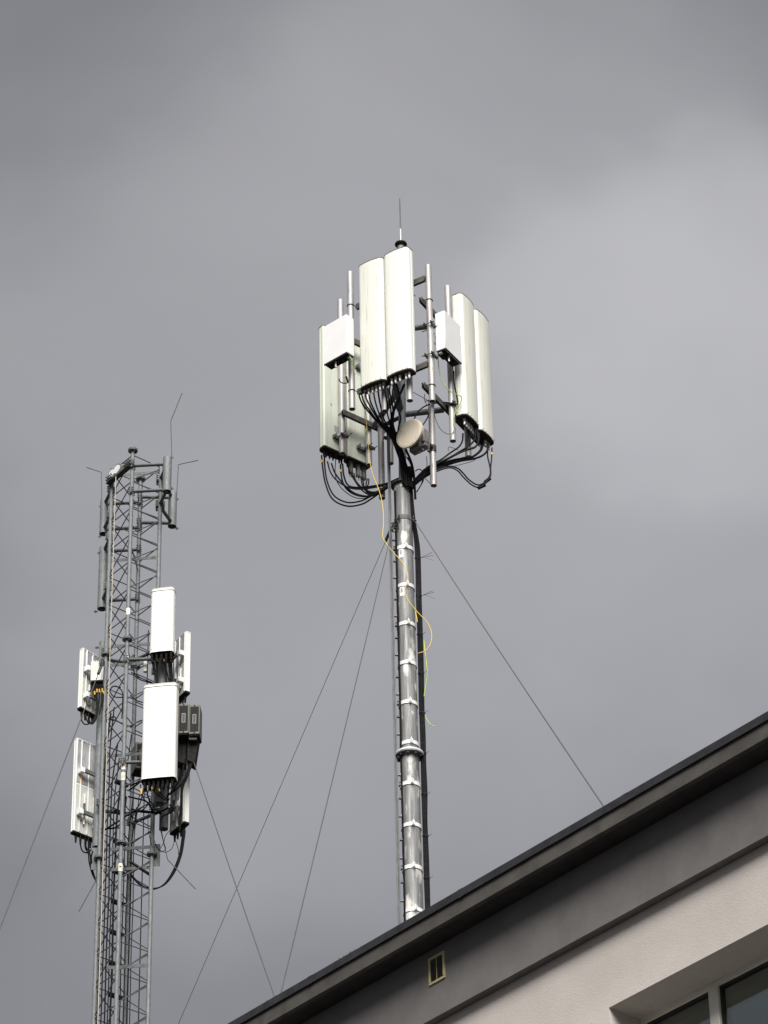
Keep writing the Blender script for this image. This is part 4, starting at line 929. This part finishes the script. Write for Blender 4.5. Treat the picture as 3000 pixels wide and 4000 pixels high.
for i, p in enumerate([[(1300,60),(1310,180),(1310,300),(1250,420),(1190,520)], [(1400,200),(1350,320),(1290,430),(1200,500),(1150,540)], [(1340,40),(1330,200),(1290,340),(1230,460),(1160,530)], [(1380,210),(1340,340),(1300,460),(1290,640),(1270,820)], [(1420,180),(1360,330),(1310,470),(1300,700),(1280,880)], [(1180,620),(1210,660),(1190,700),(1110,740),(1090,800),(1085,880)], [(1270,0),(1290,100),(1300,240),(1270,380)], [(1450,-100),(1470,0),(1460,50),(1430,20)]]):
    cable(pathY(p, 35.62, 35.72, T2), .0105, M_BLACK, ORD[i]+' black cable descending from the two dark radios', 'cable', 'cables below the dark radios', 'jumper_cable')
for i, p in enumerate([[(800,660),(880,690),(980,700),(1080,695),(1170,650)], [(790,700),(870,680),(980,690),(1100,710)], [(520,880),(600,830),(700,770)], [(560,860),(640,850),(720,790)], [(770,540),(850,560),(950,590),(1010,680)], [(770,480),(830,440),(880,400)], [(790,430),(840,410),(900,390)]]):
    cable(pathY(p, 35.9, 35.75, T2), .011, M_BLACK, ORD[i]+' black cable crossing the tower under the large front panel', 'cable', 'cables crossing the tower', 'jumper_cable')
for i, p in enumerate([[(830,970),(900,1020),(1000,1060)], [(800,960),(880,1030),(1010,1070)], [(600,1110),(650,1100),(710,1160),(710,1300),(705,1420)], [(790,1190),(850,1240),(910,1260)], [(590,1130),(620,1100),(690,1110)], [(580,1140),(620,1200),(700,1210),(740,1190)], [(590,1420),(620,1400),(645,1420),(620,1440),(590,1430)], [(550,1430),(640,1440),(700,1470),(740,1490)], [(790,1510),(850,1460),(900,1440)]]):
    cable(pathY(p, 36.0, 35.8, T1), .0075, M_BLACK, ORD[i]+' black cable coiled inside the upper tower', 'cable', 'coils inside the tower', 'jumper_cable')
# feeders down the inside of the tower, held by clamps on the rear left face
FT = [(.30,.02), (.22,.06), (.16,.11), (.19,.09), (.10,.16), (.06,.20), (.02,.23), (-.02,.25), (.26,.05), (-.05,.29)]
for i, (dx, dy) in enumerate(FT):
    top = 22.6 + [1.2, .8, .3, .6, .1, 1.0, .1, .0, 1.3, .2][i]
    pts = []; z = top; b0 = Vector((TX-dx+.03, TY+dy+.0, 0)) - Vector((0, .04, 0))
    while z > 15.4:
        pts.append(b0 + Vector((random.gauss(0,.003), random.gauss(0,.003), z))); z -= .5
    pts[0] = pts[0] + Vector((.05, -.05, .05))
    cable(pts, [.010,.009,.012,.007,.011,.007,.007,.008,.008,.006][i], M_BLACK, ORD[i]+' from left: black feeder cable running down inside the tower', 'cable', 'feeders inside the tower', 'feeder_cable')
for i in range(9):
    z = z0 - PITCHT*(9+i)
    c = lp('L', z-.02)*.35 + lp('B', z-.02)*.65; d = (LEG['B']-LEG['L']).normalized()
    MB().beam(c-d*.09, c+d*.09, .05, .035).thing('cable_clamp', M_BLACKB, ORD[i]+' black cable clamp from the top inside the tower', 'cable clamp', 'clamps inside the tower')
cable([(TX+.19, TY+.17, 25.2-.6*i) for i in range(17)], .0065, M_BLACK, 'single black cable down the right side inside the tower', 'cable', None, 'feeder_cable')
